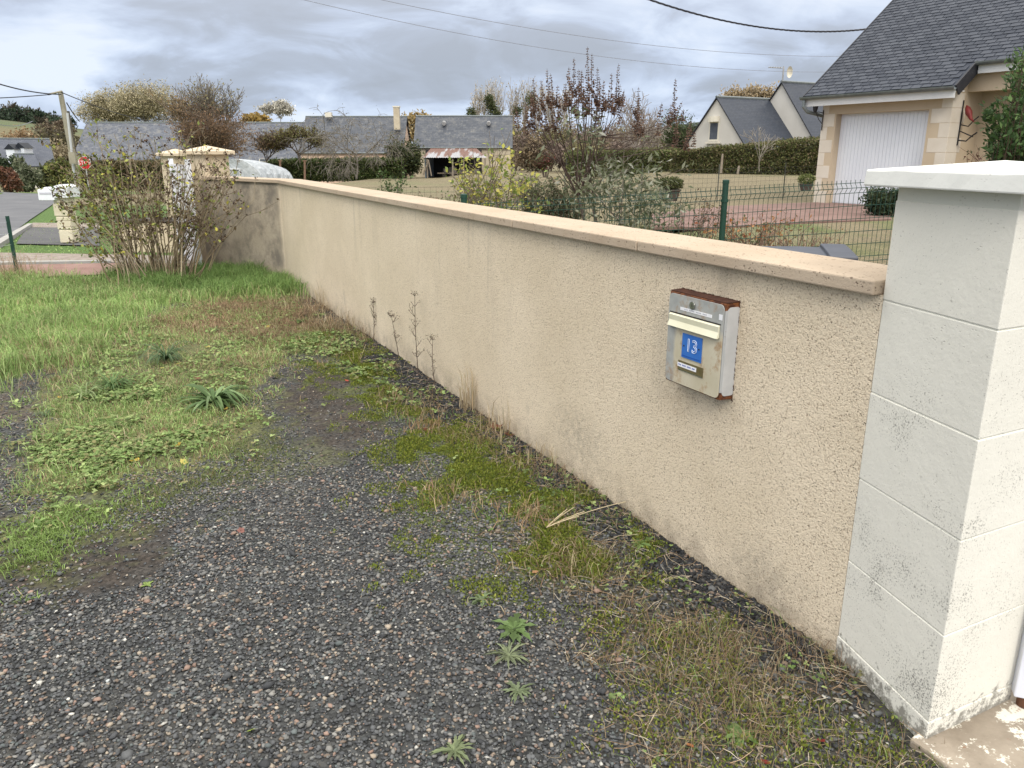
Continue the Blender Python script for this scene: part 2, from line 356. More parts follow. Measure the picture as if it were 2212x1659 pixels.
put((.120,.125,.06),farm); put((.15,.125,.065),farm*((az<-28)&(d>380)&(d<620))*.8); put((.085,.115,.05),farm*((az<-28)&(d>560)&(d<640))*.8)
put((.045,.060,.032),S((d-640)/40)*1.0); put((.035,.048,.045),farm*(az>-20))
m,nt,b=newmat('earth_and_gravel'); a=N(nt,'ShaderNodeAttribute',attribute_name='col'); p=wpos(nt)
vor=N(nt,'ShaderNodeTexVoronoi'); vor.inputs['Scale'].default_value=85; nt.links.new(p,vor.inputs['Vector'])
hs=N(nt,'ShaderNodeHueSaturation'); 
vv=N(nt,'ShaderNodeSeparateColor'); nt.links.new(vor.outputs['Color'],vv.inputs[0])
nt.links.new(thr(nt,vv.outputs[0],0,1),hs.inputs['Value']); 
mr=N(nt,'ShaderNodeMapRange'); mr.inputs[3].default_value=.55; mr.inputs[4].default_value=1.6; nt.links.new(vv.outputs[0],mr.inputs[0]); nt.links.new(mr.outputs[0],hs.inputs['Value']); nt.links.new(a.outputs['Color'],hs.inputs['Color'])
f=thr(nt,noise(nt,7,6,.7,p),.3,.7); c=mixc(nt,f,mixc(nt,1.0,hs.outputs[0],(.72,.72,.72),'MULTIPLY'),hs.outputs[0])
nt.links.new(c,b.inputs['Base Color']); b.inputs['Roughness'].default_value=.9
bump(nt,b,M_(nt,'ADD',M_(nt,'MULTIPLY',vor.outputs['Distance'],-1.0),noise(nt,60,4,.6,p)),.6,.008)
EARTH=m
ny,nx=GX.shape; idx=np.arange(ny*nx).reshape(ny,nx)
F=np.stack([idx[:-1,:-1],idx[:-1,1:],idx[1:,1:],idx[1:,:-1]],-1).reshape(-1,4)
ground=npmesh('ground',np.stack([GX,GY,gz],-1).reshape(-1,3),F,EARTH,col=gcol.reshape(-1,3),smooth=True); tag(ground,kind='structure')
def gh(x,y):
    x=np.asarray(x,float);y=np.asarray(y,float)
    z=terr(x,y); 
    return z+(np.hypot(x,y-4)<16)*((fbm(x,y,3,.9)-.5)*.05*S((9-y)/2)*S((.6-x)/1+1)+(fbm(x+5,y,4,9)-.5)*.016)

# ------------------------------------------------------------------ sheets on the ground: road, drive, paths, kerbs
ASPH=mott('asphalt',(.105,.108,.118),(.14,.142,.15),1.2,.85,.3,90)
ASPH2=mott('driveway_asphalt',(.085,.085,.09),(.11,.11,.11),2,.9,.3,90)
RED=mott('red_chippings',(.21,.125,.105),(.27,.175,.15),3,.9,.5,70)
PINKG=mott('pinkish_gravel',(.20,.165,.14),(.29,.25,.22),9,.9,.5,60)
CONC=mott('pale_concrete',(.29,.285,.27),(.36,.35,.33),4,.85,.3,60)
def strip(name,left,right,mat,dz,n=24,z0=None,thick=.0):
    mb=MB(); 
    def samp(P,t):
        L_=[0]; 
        for a,b in zip(P[:-1],P[1:]): L_.append(L_[-1]+math.dist(a,b))
        s=t*L_[-1]
        for i in range(len(P)-1):
            if s<=L_[i+1] or i==len(P)-2:
                k=(s-L_[i])/(L_[i+1]-L_[i]); return (P[i][0]+(P[i+1][0]-P[i][0])*k,P[i][1]+(P[i+1][1]-P[i][1])*k)
    W=8; g=[]
    for i in range(n+1):
        a=samp(left,i/n); c=samp(right,i/n)
        row=[(a[0]+(c[0]-a[0])*j/W,a[1]+(c[1]-a[1])*j/W) for j in range(W+1)]; g.append(row)
    vs=[(x,y,(tz(x,y) if z0 is None else z0)+dz) for r in g for x,y in r]; fs=[]
    for i in range(n):
        for j in range(W):
            k=i*(W+1)+j; fs.append((k,k+1,k+W+2,k+W+1))
    if thick:
        n0=len(vs); vs+= [(x,y,z-thick) for x,y,z in vs]; ring=[j for j in range(W+1)]+[i*(W+1)+W for i in range(1,n+1)]+[n*(W+1)+j for j in range(W-1,-1,-1)]+[i*(W+1) for i in range(n-1,0,-1)]
        for q in range(len(ring)):
            a_,b_=ring[q],ring[(q+1)%len(ring)]; fs.append((a_,a_+n0,b_+n0,b_))
    mb.poly(vs,fs); 
    return tag(mb.build(name,mat,smooth=False),kind='structure')
road=strip('road',[(-11.5,5),(-13.5,11),(-16.8,21),(-20.3,31.5),(-23.8,38),(-31,44)],[(-4.6,4),(-8.1,12.3),(-11.5,19.1),(-15.6,27.5),(-19.5,35.2),(-28,40)],ASPH,.025,40)
P=lambda x,y:tuple(gnd(x,y)[:2])
strip('driveway',[P(58,488),P(215,488)],[P(35,527),P(215,532)],ASPH2,.022,8)
strip('path',[P(-60,566),P(-20,548),P(240,552),P(420,556)],[P(-60,576),P(0,572),P(240,570),P(420,572)],PINKG,.020,12)
strip('red_driveway',[P(-120,580),P(0,576),P(240,572),P(430,573)],[P(-160,640),P(0,606),P(180,598),P(430,592)],RED,.024,12)
strip('kerb',[P(70,484),P(0,536)],[P(61,484),P(-22,536)],CONC,.075,6,None,.09)
strip('path_edging',[P(-60,576),P(0,571),P(240,568)],[P(-60,579),P(0,574),P(240,570)],CONC,.045,6,None,.06)
strip('gravel_border',[P(70,476),P(215,478)],[P(62,487),P(215,489)],PINKG,.020,6)
PV=mott('red_paving',(.16,.10,.085),(.22,.145,.125),2,.9,.35,50)
strip('patio',[tuple(gnd(x,y,.35)[:2]) for x,y in ((1405,462),(1560,446),(1760,437),(1915,443))],[tuple(gnd(x,y,.35)[:2]) for x,y in ((1405,490),(1560,492),(1750,480),(1925,474))],PV,.012,10,.345,.05)

# ================================================================== BOUNDARY WALL
RENDER=render_mat(); COPE=coping_mat()
tw=(Bw-Aw)/np.linalg.norm(Bw-Aw); nw=np.array([-tw[1],tw[0]]); nw=-nw if nw[1]>0 else nw   # nw points to the drive
def W(s,off,z=0): q=Aw+tw*s+nw*off; return (q[0],q[1],z)
LW=8.20
# far length beyond the bend
Bk=np.array(W(LW,0)[:2]); t2=np.array([-4.12,10.62])-Bk; L2=np.linalg.norm(t2); t2/=L2; n2=np.array([-t2[1],t2[0]]); n2=-n2 if n2[1]>0 else n2
def W2(s,off,z=0): q=Bk+t2*s+n2*off; return (q[0],q[1],z)
def mit(off): # corner point at the bend for an offset
    bis=(nw+n2); bis/=np.linalg.norm(bis); return Bk+bis*(off/np.dot(bis,nw))
def ztop(s): return 1.132+.036*s/LW
wall=empty('garden_wall',(*W(4,0)[:2],0),'long beige rendered garden wall with flat stone coping beside the gravel drive','wall')
TH=.22
def wallmesh(f,l,thick,z0,ztf,name):
    pass
mb=MB()
ns=60
o0,o1=[],[]
front=[W(LW*i/ns,0) for i in range(ns)]+[tuple(mit(0))+(0,)]+[W2(L2*i/6,0) for i in range(1,7)]
back=[W(LW*i/ns,-TH) for i in range(ns)]+[tuple(mit(-TH))+(0,)]+[W2(L2*i/6,-TH) for i in range(1,7)]
sl=[LW*i/ns for i in range(ns)]+[LW]+[LW+.03]*6
vs=[];fs=[];n=len(front)
for i in range(n):
    zt=ztop(min(sl[i],LW))-.037-.003
    a,c=front[i],back[i]; vs+=[(a[0],a[1],-.3),(a[0],a[1],zt),(c[0],c[1],zt),(c[0],c[1],-.3)]
for i in range(n-1):
    k=4*i
    for j in range(4): fs.append((k+j,k+(j+1)%4,k+4+(j+1)%4,k+4+j))
fs+=[(3,2,1,0),tuple(4*(n-1)+j for j in range(4))]
mb.poly(vs,fs); rb=mb.build('rendered_masonry',RENDER,wall)
# coping stones, each its own block
joints=[.004,1.073,2.129,3.259,4.341,5.42,6.50,7.40,LW]
def coping(a,b,fn,z0,z1,m0=None,m1=None):
    mb=MB(); g=.0038; OV=.032; BK=.262
    P0=[fn(a+g,OV),fn(b-g,OV),fn(b-g,-BK),fn(a+g,-BK)]
    if m1 is not None: P0[1]=(*mit(OV),0); P0[2]=(*mit(-BK),0)
    if m0 is not None: P0[0]=(*mit(OV),0); P0[3]=(*mit(-BK),0)
    h=.040; z=[z0,z1,z1,z0]
    vs=[(p[0],p[1],zz-h) for p,zz in zip(P0,z)]+[(p[0],p[1],zz) for p,zz in zip(P0,z)]
    mb.hexa(vs); return mb.build('coping_stone',COPE,wall,bevel=.005)
for a,b in zip(joints[:-1],joints[1:]):
    coping(a,b,W,ztop(a),ztop(b),m1=(b==LW) or None)
coping(0,L2*.5,W2,ztop(LW),ztop(LW)+.004,m0=True); coping(L2*.5,L2-.16,W2,ztop(LW)+.004,ztop(LW)+.008)

# ================================================================== WHITE GATE PILLAR (right, near)
WST=white_stone('white_painted_stone')
A_=np.array([.98,2.06]); C_=np.array([1.06,1.68]); uu=np.array([.894,.447]); Wd=.345
D_=C_+uu*Wd; E_=A_+uu*Wd; cen=(A_+C_+D_+E_)/4
pil=empty('gate_pillar',(*cen,0),'tall white stone block gate pillar with pyramid cap at the near end of the wall','pillar')
def scaled(k,off=0):
    out=[]
    for q in (A_,C_,D_,E_):
        dd=q-cen; l=np.linalg.norm(dd); out.append(cen+dd*((l*k+off)/l))
    return out
mb=MB()
zs=[-.2,.062,.314,.572,.826,1.080,1.338,1.372]
bm_=0
for z0,z1 in zip(zs[:-1],zs[1:]):
    g=.0011; Q=scaled(1,.0015 if z0<0 else random.uniform(-.001,.001))
    if z1>1.37: Q=scaled(1,-.004)
    mb.prism([tuple(q) for q in Q],z0+g,z1-g)
body=mb.build('pillar_blocks',WST,pil,bevel=.0028)
mb=MB(); mb.prism([tuple(q) for q in scaled(1,-.0035)],-.2,1.371); mb.build('mortar_core',white_stone('white_mortar',.5,(.70,.695,.62)),pil)
capm=white_stone('white_cap_stone',.3,(.80,.80,.76),.16)
mb=MB(); Q=scaled(1,.082); Qt=scaled(1,.078); z0,z1=1.372,1.413
nn=14
def ringpts(Q,n=nn):
    out=[]
    for i in range(4):
        a,b=Q[i],Q[(i+1)%4]
        for k in range(n): out.append(a+(b-a)*k/n)
    return out
rb_,rt_=ringpts(Q),ringpts(Qt); M4=len(rb_)
vs=[(q[0],q[1],z0) for q in rb_]+[(q[0]+random.uniform(-.0015,.0015),q[1]+random.uniform(-.0015,.0015),z1+random.uniform(-.0015,.001)) for q in rt_]+[(cen[0],cen[1],1.436)]
fs=[tuple(range(M4-1,-1,-1))]+[(i,(i+1)%M4,M4+(i+1)%M4,M4+i) for i in range(M4)]+[(M4+i,M4+(i+1)%M4,2*M4) for i in range(M4)]
mb.poly(vs,fs); mb.build('cap',capm,pil,bevel=.004)
# concrete threshold under the gate with paint splashes
m,nt,b=newmat('stained_concrete'); p=wpos(nt)
c=mixc(nt,thr(nt,noise(nt,6,6,.65,p),.35,.65),(.20,.165,.125),(.34,.29,.23)); c=mixc(nt,thr(nt,noise(nt,11,7,.75,p),.545,.575),c,(.72,.69,.60))
rust=thr(nt,noise(nt,30,3,.6,p),.68,.72); c=mixc(nt,M_(nt,'MULTIPLY',rust,.6),c,(.25,.10,.04)); nt.links.new(c,b.inputs['Base Color']); b.inputs['Roughness'].default_value=.85; bump(nt,b,noise(nt,40,5,.6,p),.4,.006)
mb=MB(); q0=np.array(gnd(1915,1605)[:2]); dirn=uu; pr=np.array([.447,-.894])
mb.hexa([(*(C_+uu*a_+pr*b_),z) for z in(-.1,.012) for a_,b_ in ((-.035,-.02),(-.02,.5),(2.2,.5),(2.2,-.5))])
tag(mb.build('threshold',m,bevel=.006),'stained concrete threshold slab with white paint splashes at the foot of the white pillar','threshold')
# white gate leaf starting right of the pillar
WM=mott('white_lacquer',(.66,.69,.78),(.70,.72,.80),2,.35,spec=.5)
gl=empty('gate_leaf',(1.56,1.95,0),'smooth white gate panel just right of the white pillar','gate')
g0=np.array(gnd(2193,1500,.05)[:2]); gd=np.array([.93,-.36])
def GL(a,o): 
    q=g0+gd*a+np.array([.36,.93])*o; return (q[0],q[1])
mb=MB(); mb.prism([GL(0,0),GL(.9,0),GL(.9,.035),GL(0,.035)],.055,.62); mb.build('gate_panel',WM,gl,bevel=.004)
mb=MB(); mb.prism([GL(-.004,-.006),GL(.05,-.006),GL(.05,.041),GL(-.004,.041)],.045,.64); mb.build('gate_frame',WM,gl,bevel=.004)
HG=mott('rusty_iron',(.16,.07,.035),(.09,.045,.03),40,.8)
mb=MB(); mb.disc((*GL(.03,.017),.012),.02,(0,0,1),.035,12); mb.build('pivot_hinge',HG,gl)

# ================================================================== MAILBOX on the wall
def BW(s,off,z): return W(s,off,z)
mbx=empty('mailbox',W(.675,.03,.64),'weathered metal mailbox with blue number 13 plate set in the beige wall','mailbox')
m,nt,b=newmat('rusty_galvanised_box'); p=wpos(nt)
sp=N(nt,'ShaderNodeSeparateXYZ'); nt.links.new(p,sp.inputs[0])
edge=M_(nt,'MAXIMUM',thr(nt,sp.outputs[2],.955,.972),thr(nt,sp.outputs[2],.687,.672))
r=thr(nt,M_(nt,'ADD',noise(nt,26,5,.7,p),M_(nt,'MULTIPLY',edge,.5)),.60,.70)
c=mixc(nt,r,(.40,.41,.41),mixc(nt,thr(nt,noise(nt,60,4,.6,p),.4,.6),(.06,.022,.014),(.20,.075,.028))); nt.links.new(c,b.inputs['Base Color']); b.inputs['Roughness'].default_value=.65
s0,s1,zb,zt=.530,.822,.655,.986
BOXM=m
mb=MB(); mb.hexa([BW(s0,-.06,zb),BW(s1,-.06,zb),BW(s1,.056,zb+.004),BW(s0,.056,zb+.004),BW(s0,-.06,zt+.004),BW(s1,-.06,zt+.004),BW(s1,.056,zt),BW(s0,.056,zt)])
mb.build('box_body',BOXM,mbx,bevel=.003)
# rust-brown lid strip on top and a ragged rust line where it meets the render
RUST=mott('flaking_rust',(.045,.020,.015),(.085,.035,.022),45,.9,.6,120)
mb=MB(); mb.hexa([BW(s0-.001,-.02,zt+.0035),BW(s1+.001,-.02,zt+.0035),BW(s1+.001,.054,zt+.0005),BW(s0-.001,.054,zt+.0005),BW(s0-.001,-.02,zt+.0055),BW(s1+.001,-.02,zt+.0055),BW(s1+.001,.054,zt+.003),BW(s0-.001,.054,zt+.003)]); mb.build('rusty_top',RUST,mbx)
mb=MB()
k=0
while k<46:
    z=zb-.006+(zt-zb+.012)*k/46; w_=random.uniform(.001,.006); h_=random.uniform(.003,.010)
    mb.poly([BW(s0-w_,.0005,z),BW(s0+.002,.0005,z),BW(s0+.002,.004,z+h_),BW(s0-w_*.7,.003,z+h_)],[(0,1,2,3)]); k+=1
for k in range(40):
    s=s0+(s1-s0)*k/40; w_=random.uniform(.001,.005)
    mb.poly([BW(s,.0015,zt+.003),BW(s+.009,.0015,zt+.003),BW(s+.009,.003,zt+.003+w_*.8),BW(s,.003,zt+.003+w_)],[(0,1,2,3)])
mb.build('rust_flakes',RUST,mbx)
# door with rounded corners
m,nt,b=newmat('stained_door_metal'); p=wpos(nt); sp=N(nt,'ShaderNodeSeparateXYZ'); nt.links.new(p,sp.inputs[0])
upper=thr(nt,M_(nt,'ADD',sp.outputs[2],M_(nt,'MULTIPLY',noise(nt,14,4,.6,p),.05)),.885,.925)
# the left rim kept its zinc grey
sx=M_(nt,'ADD',M_(nt,'MULTIPLY',sp.outputs[0],float(tw[0])),M_(nt,'MULTIPLY',sp.outputs[1],float(tw[1])))
sbase=float(np.dot(Aw,tw)+np.dot(nw*.06,tw))
ls=M_(nt,'ADD',M_(nt,'SUBTRACT',sx,sbase),M_(nt,'MULTIPLY',noise(nt,9,5,.6,p),.05)); leftg=thr(nt,ls,.795,.81)
grey=M_(nt,'MAXIMUM',upper,leftg)
c=mixc(nt,thr(nt,noise(nt,9,5,.6,p),.35,.65),(.47,.425,.31),(.56,.52,.41)); c=mixc(nt,M_(nt,'MULTIPLY',grey,.85),c,mixc(nt,thr(nt,noise(nt,20,4,.6,p),.35,.65),(.27,.29,.30),(.37,.385,.385)))
st=M_(nt,'MULTIPLY',thr(nt,noise(nt,18,6,.7,p),.52,.70),.8); c=mixc(nt,st,c,(.30,.17,.07)); nt.links.new(c,b.inputs['Base Color']); b.inputs['Roughness'].default_value=.5
def rrect(sa,sb,za,zb_,r,off0,off1,n=6):
    P=[]
    for (cs,cz,a0) in ((sb-r,zb_-r,0),(sa+r,zb_-r,90),(sa+r,za+r,180),(sb-r,za+r,270)):
        for i in range(n+1):
            a=R(a0+90*i/n); P.append((cs+r*math.cos(a),cz+r*math.sin(a)))
    k=len(P); vs=[BW(s,off0,z) for s,z in P]+[BW(s,off1,z) for s,z in P]
    return vs,[tuple(range(k)),tuple(range(2*k-1,k-1,-1))]+[(i,k+i,k+(i+1)%k,(i+1)%k) for i in range(k)]
mb=MB(); mb.poly(*rrect(s0+.004,s1-.002,.664,.981,.018,.0575,.0605)); door=mb.build('door',m,mbx,bevel=.001)
# side plate (paler, rounded)
SP=mott('zinc_side_plate',(.50,.51,.52),(.42,.43,.44),12,.6)
mb=MB(); P=[]
for (co,cz,a0) in ((.036,.955,0),(.010,.955,90),(.010,.690,180),(.036,.690,270)):
    for i in range(6): a=R(a0+90*i/5); P.append((co+.014*math.cos(a),cz+.018*math.sin(a)))
vs=[W(s0-.0015,o,z) for o,z in P]; vs2=[W(s0+.001,o,z) for o,z in P]; k=len(P)
mb.poly(vs+vs2,[tuple(range(k)),tuple(range(2*k-1,k-1,-1))]+[(i,(i+1)%k,k+(i+1)%k,k+i) for i in range(k)]); mb.build('side_plate',SP,mbx)
# letter flap
CR=mott('cream_lacquer',(.66,.64,.47),(.72,.70,.54),8,.4,spec=.4)
mb=MB(); sa,sb=.547,.808
pro=[(.0615,.912),(.0690,.908),(.0665,.889),(.0745,.868),(.0680,.8665),(.0615,.872)]
vs=[BW(sa,o,z) for o,z in pro]+[BW(sb,o,z) for o,z in pro]; k=len(pro)
mb.poly(vs,[tuple(range(k-1,-1,-1)),tuple(range(k,2*k))]+[(i,(i+1)%k,k+(i+1)%k,k+i) for i in range(k)]); mb.build('letter_flap',CR,mbx,bevel=.0008)
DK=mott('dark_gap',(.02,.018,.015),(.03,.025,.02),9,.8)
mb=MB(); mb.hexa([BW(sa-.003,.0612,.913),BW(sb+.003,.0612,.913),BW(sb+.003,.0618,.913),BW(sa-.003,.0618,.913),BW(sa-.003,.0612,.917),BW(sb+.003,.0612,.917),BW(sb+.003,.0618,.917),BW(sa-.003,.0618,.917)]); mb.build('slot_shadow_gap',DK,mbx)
# lock
CHR=mott('worn_chrome',(.45,.45,.44),(.30,.31,.28),30,.25,metal=.9)
mb=MB(); c0=Vector(BW(.690,.0605,.955)); mb.disc(c0,.014,(nw[0],nw[1],0),.005,28); lk=mb.build('lock',CHR,mbx,bevel=.001)
mb=MB(); q=Vector(BW(.690,.0657,.957)); mb.hexa([Vector(BW(.690+a_,o,.951+z)) for z in(0,.010) for a_,o in((-.001,.0657),(.001,.0657),(.001,.066),(-.001,.066))]); mb.build('keyhole',DK,lk)
# stickers
WP=mott('white_sticker',(.72,.73,.76),(.80,.80,.82),40,.5)
def plate(name,sa,sb,za,zb_,off,mat,th=.0006,parent=mbx,tilt=0):
    mb=MB(); mb.hexa([BW(sa,off,za+tilt),BW(sb,off,za),BW(sb,off+th,za),BW(sa,off+th,za+tilt),BW(sa,off,zb_+tilt),BW(sb,off,zb_),BW(sb,off+th,zb_),BW(sa,off+th,zb_+tilt)])
    return mb.build(name,mat,parent)
GREYINK=mott('faded_grey_ink',(.42,.43,.47),(.5,.5,.55),9,.6); BLUEINK=mott('blue_ink',(.12,.16,.45),(.2,.25,.5),9,.6)
st1=plate('sticker',.590,.756,.929,.940,.0608,WP,tilt=0); st2=plate('sticker',.539,.556,.930,.949,.0608,WP)
def scrib(parent,sa,sb,z0,h,off,mat,n):
    mb=MB(); s=sb
    for i in range(n):
        w_=(sb-sa)/n; a_=s-w_*.8; 
        if i%5!=3: mb.hexa([BW(a_,off,z0),BW(s,off,z0),BW(s,off+.0002,z0),BW(a_,off+.0002,z0),BW(a_,off,z0+h),BW(s,off,z0+h*random.uniform(.7,1)),BW(s,off+.0002,z0+h*.9),BW(a_,off+.0002,z0+h)])
        s-=w_
    return mb.build('printed_line',mat,parent)
scrib(st1,.615,.735,.9325,.0045,.0615,GREYINK,17)
# blue plate with 13
BL=mott('blue_enamel',(.025,.13,.47),(.035,.16,.52),20,.35,spec=.5)
plt=plate('number_plate',.628,.732,.766,.852,.0608,BL,.0025)
plt_in=plate('plate_rim',.632,.728,.771,.775,.0634,mott('darker_blue',(.02,.09,.35),(.02,.09,.35),9,.4),.0004,plt)
def outline_text(txt,size,off,s_c,z_c,mat,parent,name,bev,fill=False):
    cu=bpy.data.curves.new(name,'FONT'); cu.body=txt; cu.size=size; cu.align_x='CENTER'; cu.align_y='CENTER'; cu.fill_mode='FRONT' if fill else 'NONE'
    if fill: cu.extrude=bev
    else: cu.bevel_depth=bev
    ob=bpy.data.objects.new('tmp',cu); COL.objects.link(ob); bpy.context.view_layer.update()
    me=bpy.data.meshes.new_from_object(ob.evaluated_get(bpy.context.evaluated_depsgraph_get())); bpy.data.objects.remove(ob)
    me.materials.clear()
    return me
me=outline_text('13',.064,0,0,0,None,None,'house_number',.0011)
X_=Vector((-tw[0],-tw[1],0)); Yv=Vector((0,0,1)); Zv=Vector((nw[0],nw[1],0)); O_=Vector(BW(.680,.0640,.812))
me.transform(Matrix(((X_.x,Yv.x,Zv.x,O_.x),(X_.y,Yv.y,Zv.y,O_.y),(X_.z,Yv.z,Zv.z,O_.z),(0,0,0,1))))
link('house_number',me,mott('pale_blue_white',(.62,.70,.85),(.66,.74,.88),9,.4),plt)
for s_,z_ in ((.721,.808),(.641,.811)):
    mb=MB(); mb.disc(Vector(BW(s_,.0633,z_)),.003,(nw[0],nw[1],0),.001,12); mb.build('screw',DK,plt)
BRS=mott('tarnished_brass',(.16,.13,.06),(.24,.20,.10),30,.45,metal=.5)
nm=plate('name_plate',.615,.748,.716,.751,.0608,BRS,.002); plate('name_frame',.618,.745,.7165,.720,.0629,CHR,.0004,nm)
lab=plate('name_label',.648,.750,.729,.744,.0632,WP,.0004,nm); scrib(lab,.655,.745,.7345,.005,.0637,BLUEINK,17)
# rust run-off stain below is part of the render; a few mortar crumbs
# ================================================================== FAR GATE PILLARS, GATE
FARC=mott('beige_render',(.50,.42,.30),(.58,.49,.36),3,.9,.3,50); FCAP=mott('beige_cap_stone',(.56,.46,.32),(.64,.54,.40),4,.85,.2,60)
def square_pillar(c,half,rot,z1,label,cap_h=.035,apex=.075,ov=.06):
    e=empty('gate_pillar',(c[0],c[1],0),label,'pillar',None,0)
    def sq(h): return [(c[0]+h*(a*math.cos(rot)-b*math.sin(rot)),c[1]+h*(a*math.sin(rot)+b*math.cos(rot))) for a,b in((-1,-1),(1,-1),(1,1),(-1,1))]
    mb=MB(); mb.prism(sq(half),-.3,z1); mb.build('pillar_body',FARC,e,bevel=.008)
    mb=MB(); q=sq(half+ov); mb.poly([(x,y,z1) for x,y in q]+[(x,y,z1+cap_h) for x,y in q]+[(c[0],c[1],z1+apex)],[(3,2,1,0),(0,1,5,4),(1,2,6,5),(2,3,7,6),(3,0,4,7),(4,5,8),(5,6,8),(6,7,8),(7,4,8)]); mb.build('cap',FCAP,e,bevel=.004)
    return e
rot2=math.atan2(-t2[1],-t2[0])
p1=atY(448,331,10.75); square_pillar((p1.x,p1.y),.185,R(-32),1.445,'beige far gate pillar standing at the end of the garden wall',.045,.115)
p2=atY(380,335,15.0); square_pillar((p2.x,p2.y),.19,R(-32),1.415,'second beige far gate pillar, the more distant one behind the leafless bush',.05,.13)
WG=mott('white_gate_paint',(.68,.70,.74),(.74,.75,.78),5,.5)
gt=empty('garden_gate',(-4.45,10.2,0),'white slatted garden gate half hidden behind the twiggy bush','gate')
a_=np.array(gnd(432,590)[:2]); b_=np.array(gnd(384,590)[:2]); b_=a_+(b_-a_)*1.0+np.array([-.55,1.5])
for i in range(12):
    k=(i+.5)/12; q=a_+(b_-a_)*k; mb=MB() if i==0 else mb
    mb.box((q[0],q[1],.70),(.125,.022,1.24),ux=(b_-a_))
mb.build('gate_slats',WG,gt)
for z in(.2,1.15):
    mb=MB(); q=(a_+b_)/2; mb.box((q[0]+.02,q[1]+.01,z),(float(np.linalg.norm(b_-a_)),.05,.07),ux=(b_-a_)); mb.build('rail',WG,gt)
for k in(0,1):
    q=a_+(b_-a_)*k; mb=MB(); mb.box((q[0],q[1],.72),(.06,.06,1.34),ux=(b_-a_)); mb.build('gate_post',WG,gt)
# low wall of the neighbour and mailbox post
lw=MB(); a1=gnd(262,545); a2=gnd(400,545); a1=Vector((a1.x,a1.y,0)); 
lw.box(((a1.x+a2.x)/2,(a1.y+a2.y)/2+.1,.2),((a2-a1).length,.2,.52)); low=empty('low_wall',((a1.x+a2.x)/2,a1.y,0),'low beige wall glimpsed behind the twiggy bush','wall'); lw.build('wall_body',FARC,low,bevel=.01)
mb=MB(); mb.box(((a1.x+a2.x)/2,(a1.y+a2.y)/2+.1,.485),((a2-a1).length+.06,.26,.05)); mb.build('coping',mott('dark_coping',(.10,.09,.085),(.14,.13,.12),6,.8),low,bevel=.006)
# ================================================================== GREEN MESH FENCE, BIN
GREEN=mott('green_plastic_coat',(.007,.036,.024),(.010,.048,.032),6,.45,spec=.4)
fd=np.array([math.cos(R(8)),math.sin(R(8))]); fn=np.array([-fd[1],fd[0]]); F0=np.array([-.44,7.38])
def FP(l,o=0): q=F0+fd*l+fn*o; return q
def ftop(l): return 1.035+.046*l
for i,(l,lab) in enumerate(((0.0,'green fence post with its cap just showing above the coping, beside yellow-leaved shrub'),(2.5,'round green fence post with a collar standing between the mesh panels'),(5.0,'green fence post hidden behind the white pillar cap'))):
    q=FP(l); e=empty('fence_post',(q[0],q[1],tz(*q)),lab,'fence post','green posts of the mesh fence')
    mb=MB(); mb.tube([(q[0],q[1],tz(*q)-.1),(q[0],q[1],ftop(l)+.03)],.029,14); mb.build('post_tube',GREEN,e,smooth=False)
    mb=MB(); mb.tube([(q[0],q[1],ftop(l)+.03),(q[0],q[1],ftop(l)+.062),(q[0],q[1],ftop(l)+.068)],[.032,.032,.026],14); mb.build('post_cap',GREEN,e)
    mb=MB(); mb.tube([(q[0],q[1],ftop(l)-.14),(q[0],q[1],ftop(l)-.115)],.036,14); mb.build('collar',GREEN,e)
for i,(l0,lab) in enumerate(((0.03,'green wire mesh fence panel left of the round green post, shrubs behind it'),(2.53,'green wire mesh fence panel right of the round green post, in front of the garage'))):
    mid=FP(l0+1.2); e=empty('mesh_fence',(mid[0],mid[1],tz(*mid)),lab,'fence panel','green mesh fence panels')
    mb=MB(); rows=[.030,.075,.125,.25,.375,.500,.625,.750,.80,.85]
    for k in range(50):
        l=l0+.02+k*.049; 
        def pt(dz,o=0): q=FP(l,o); return (q[0],q[1],ftop(l)-dz)
        mb.tube([pt(0),pt(.035),pt(.055,-.02),pt(.078,-.036),pt(.10,-.02),pt(.122,0),pt(.86)],.0030,4,cap=False)
    mb.build('vertical_wires',GREEN,e)
    mb=MB()
    for r_ in rows:
        o=-.040 if r_==.075 else -.004
        for dd_ in ((0,) if r_!=.030 else (0,)):
            mb.tube([(*FP(l0+t_*2.44,o),ftop(l0+t_*2.44)-r_) for t_ in (0,.25,.5,.75,1)],.0040,4,cap=False)
    mb.build('horizontal_wires',GREEN,e)
# wheelie bin behind the wall
BIN=mott('dark_bin_plastic',(.035,.040,.055),(.05,.056,.075),4,.4,spec=.4)
bc=atY(1735,548,4.1); zt_=.975; bd=np.array([.97,-.26]); bn=np.array([.26,.97])
def Bp(a,b,z): q=np.array([bc.x,bc.y])+bd*a+bn*b; return (q[0],q[1],z)
be=empty('wheelie_bin',(bc.x,bc.y,0),'dark wheelie bin whose lid shows above the wall coping near the white pillar','bin')
mb=MB(); mb.hexa([Bp(a,b,.08) for a,b in((-.20,-.18),(.20,-.18),(.20,.18),(-.20,.18))]+[Bp(a,b,zt_-.06) for a,b in((-.25,-.23),(.25,-.23),(.25,.23),(-.25,.23))]); mb.build('bin_body',BIN,be,bevel=.02)
mb=MB(); xs_=[-.25,-.235,0,.10,.105,.23]; zz_=[.0,.010,.016,.014,.034,.034]
vs=[];fs=[]
for a,z in zip(xs_,zz_): vs+=[Bp(a,-.25,zt_-.06),Bp(a,-.25,zt_-.035+z),Bp(a,-.1,zt_-.028+z),Bp(a,.1,zt_-.024+z),Bp(a,.25,zt_-.024+z),Bp(a,.25,zt_-.06)]
for i in range(len(xs_)-1):
    for j in range(6): k=6*i; fs.append((k+j,k+(j+1)%6,k+6+(j+1)%6,k+6+j))
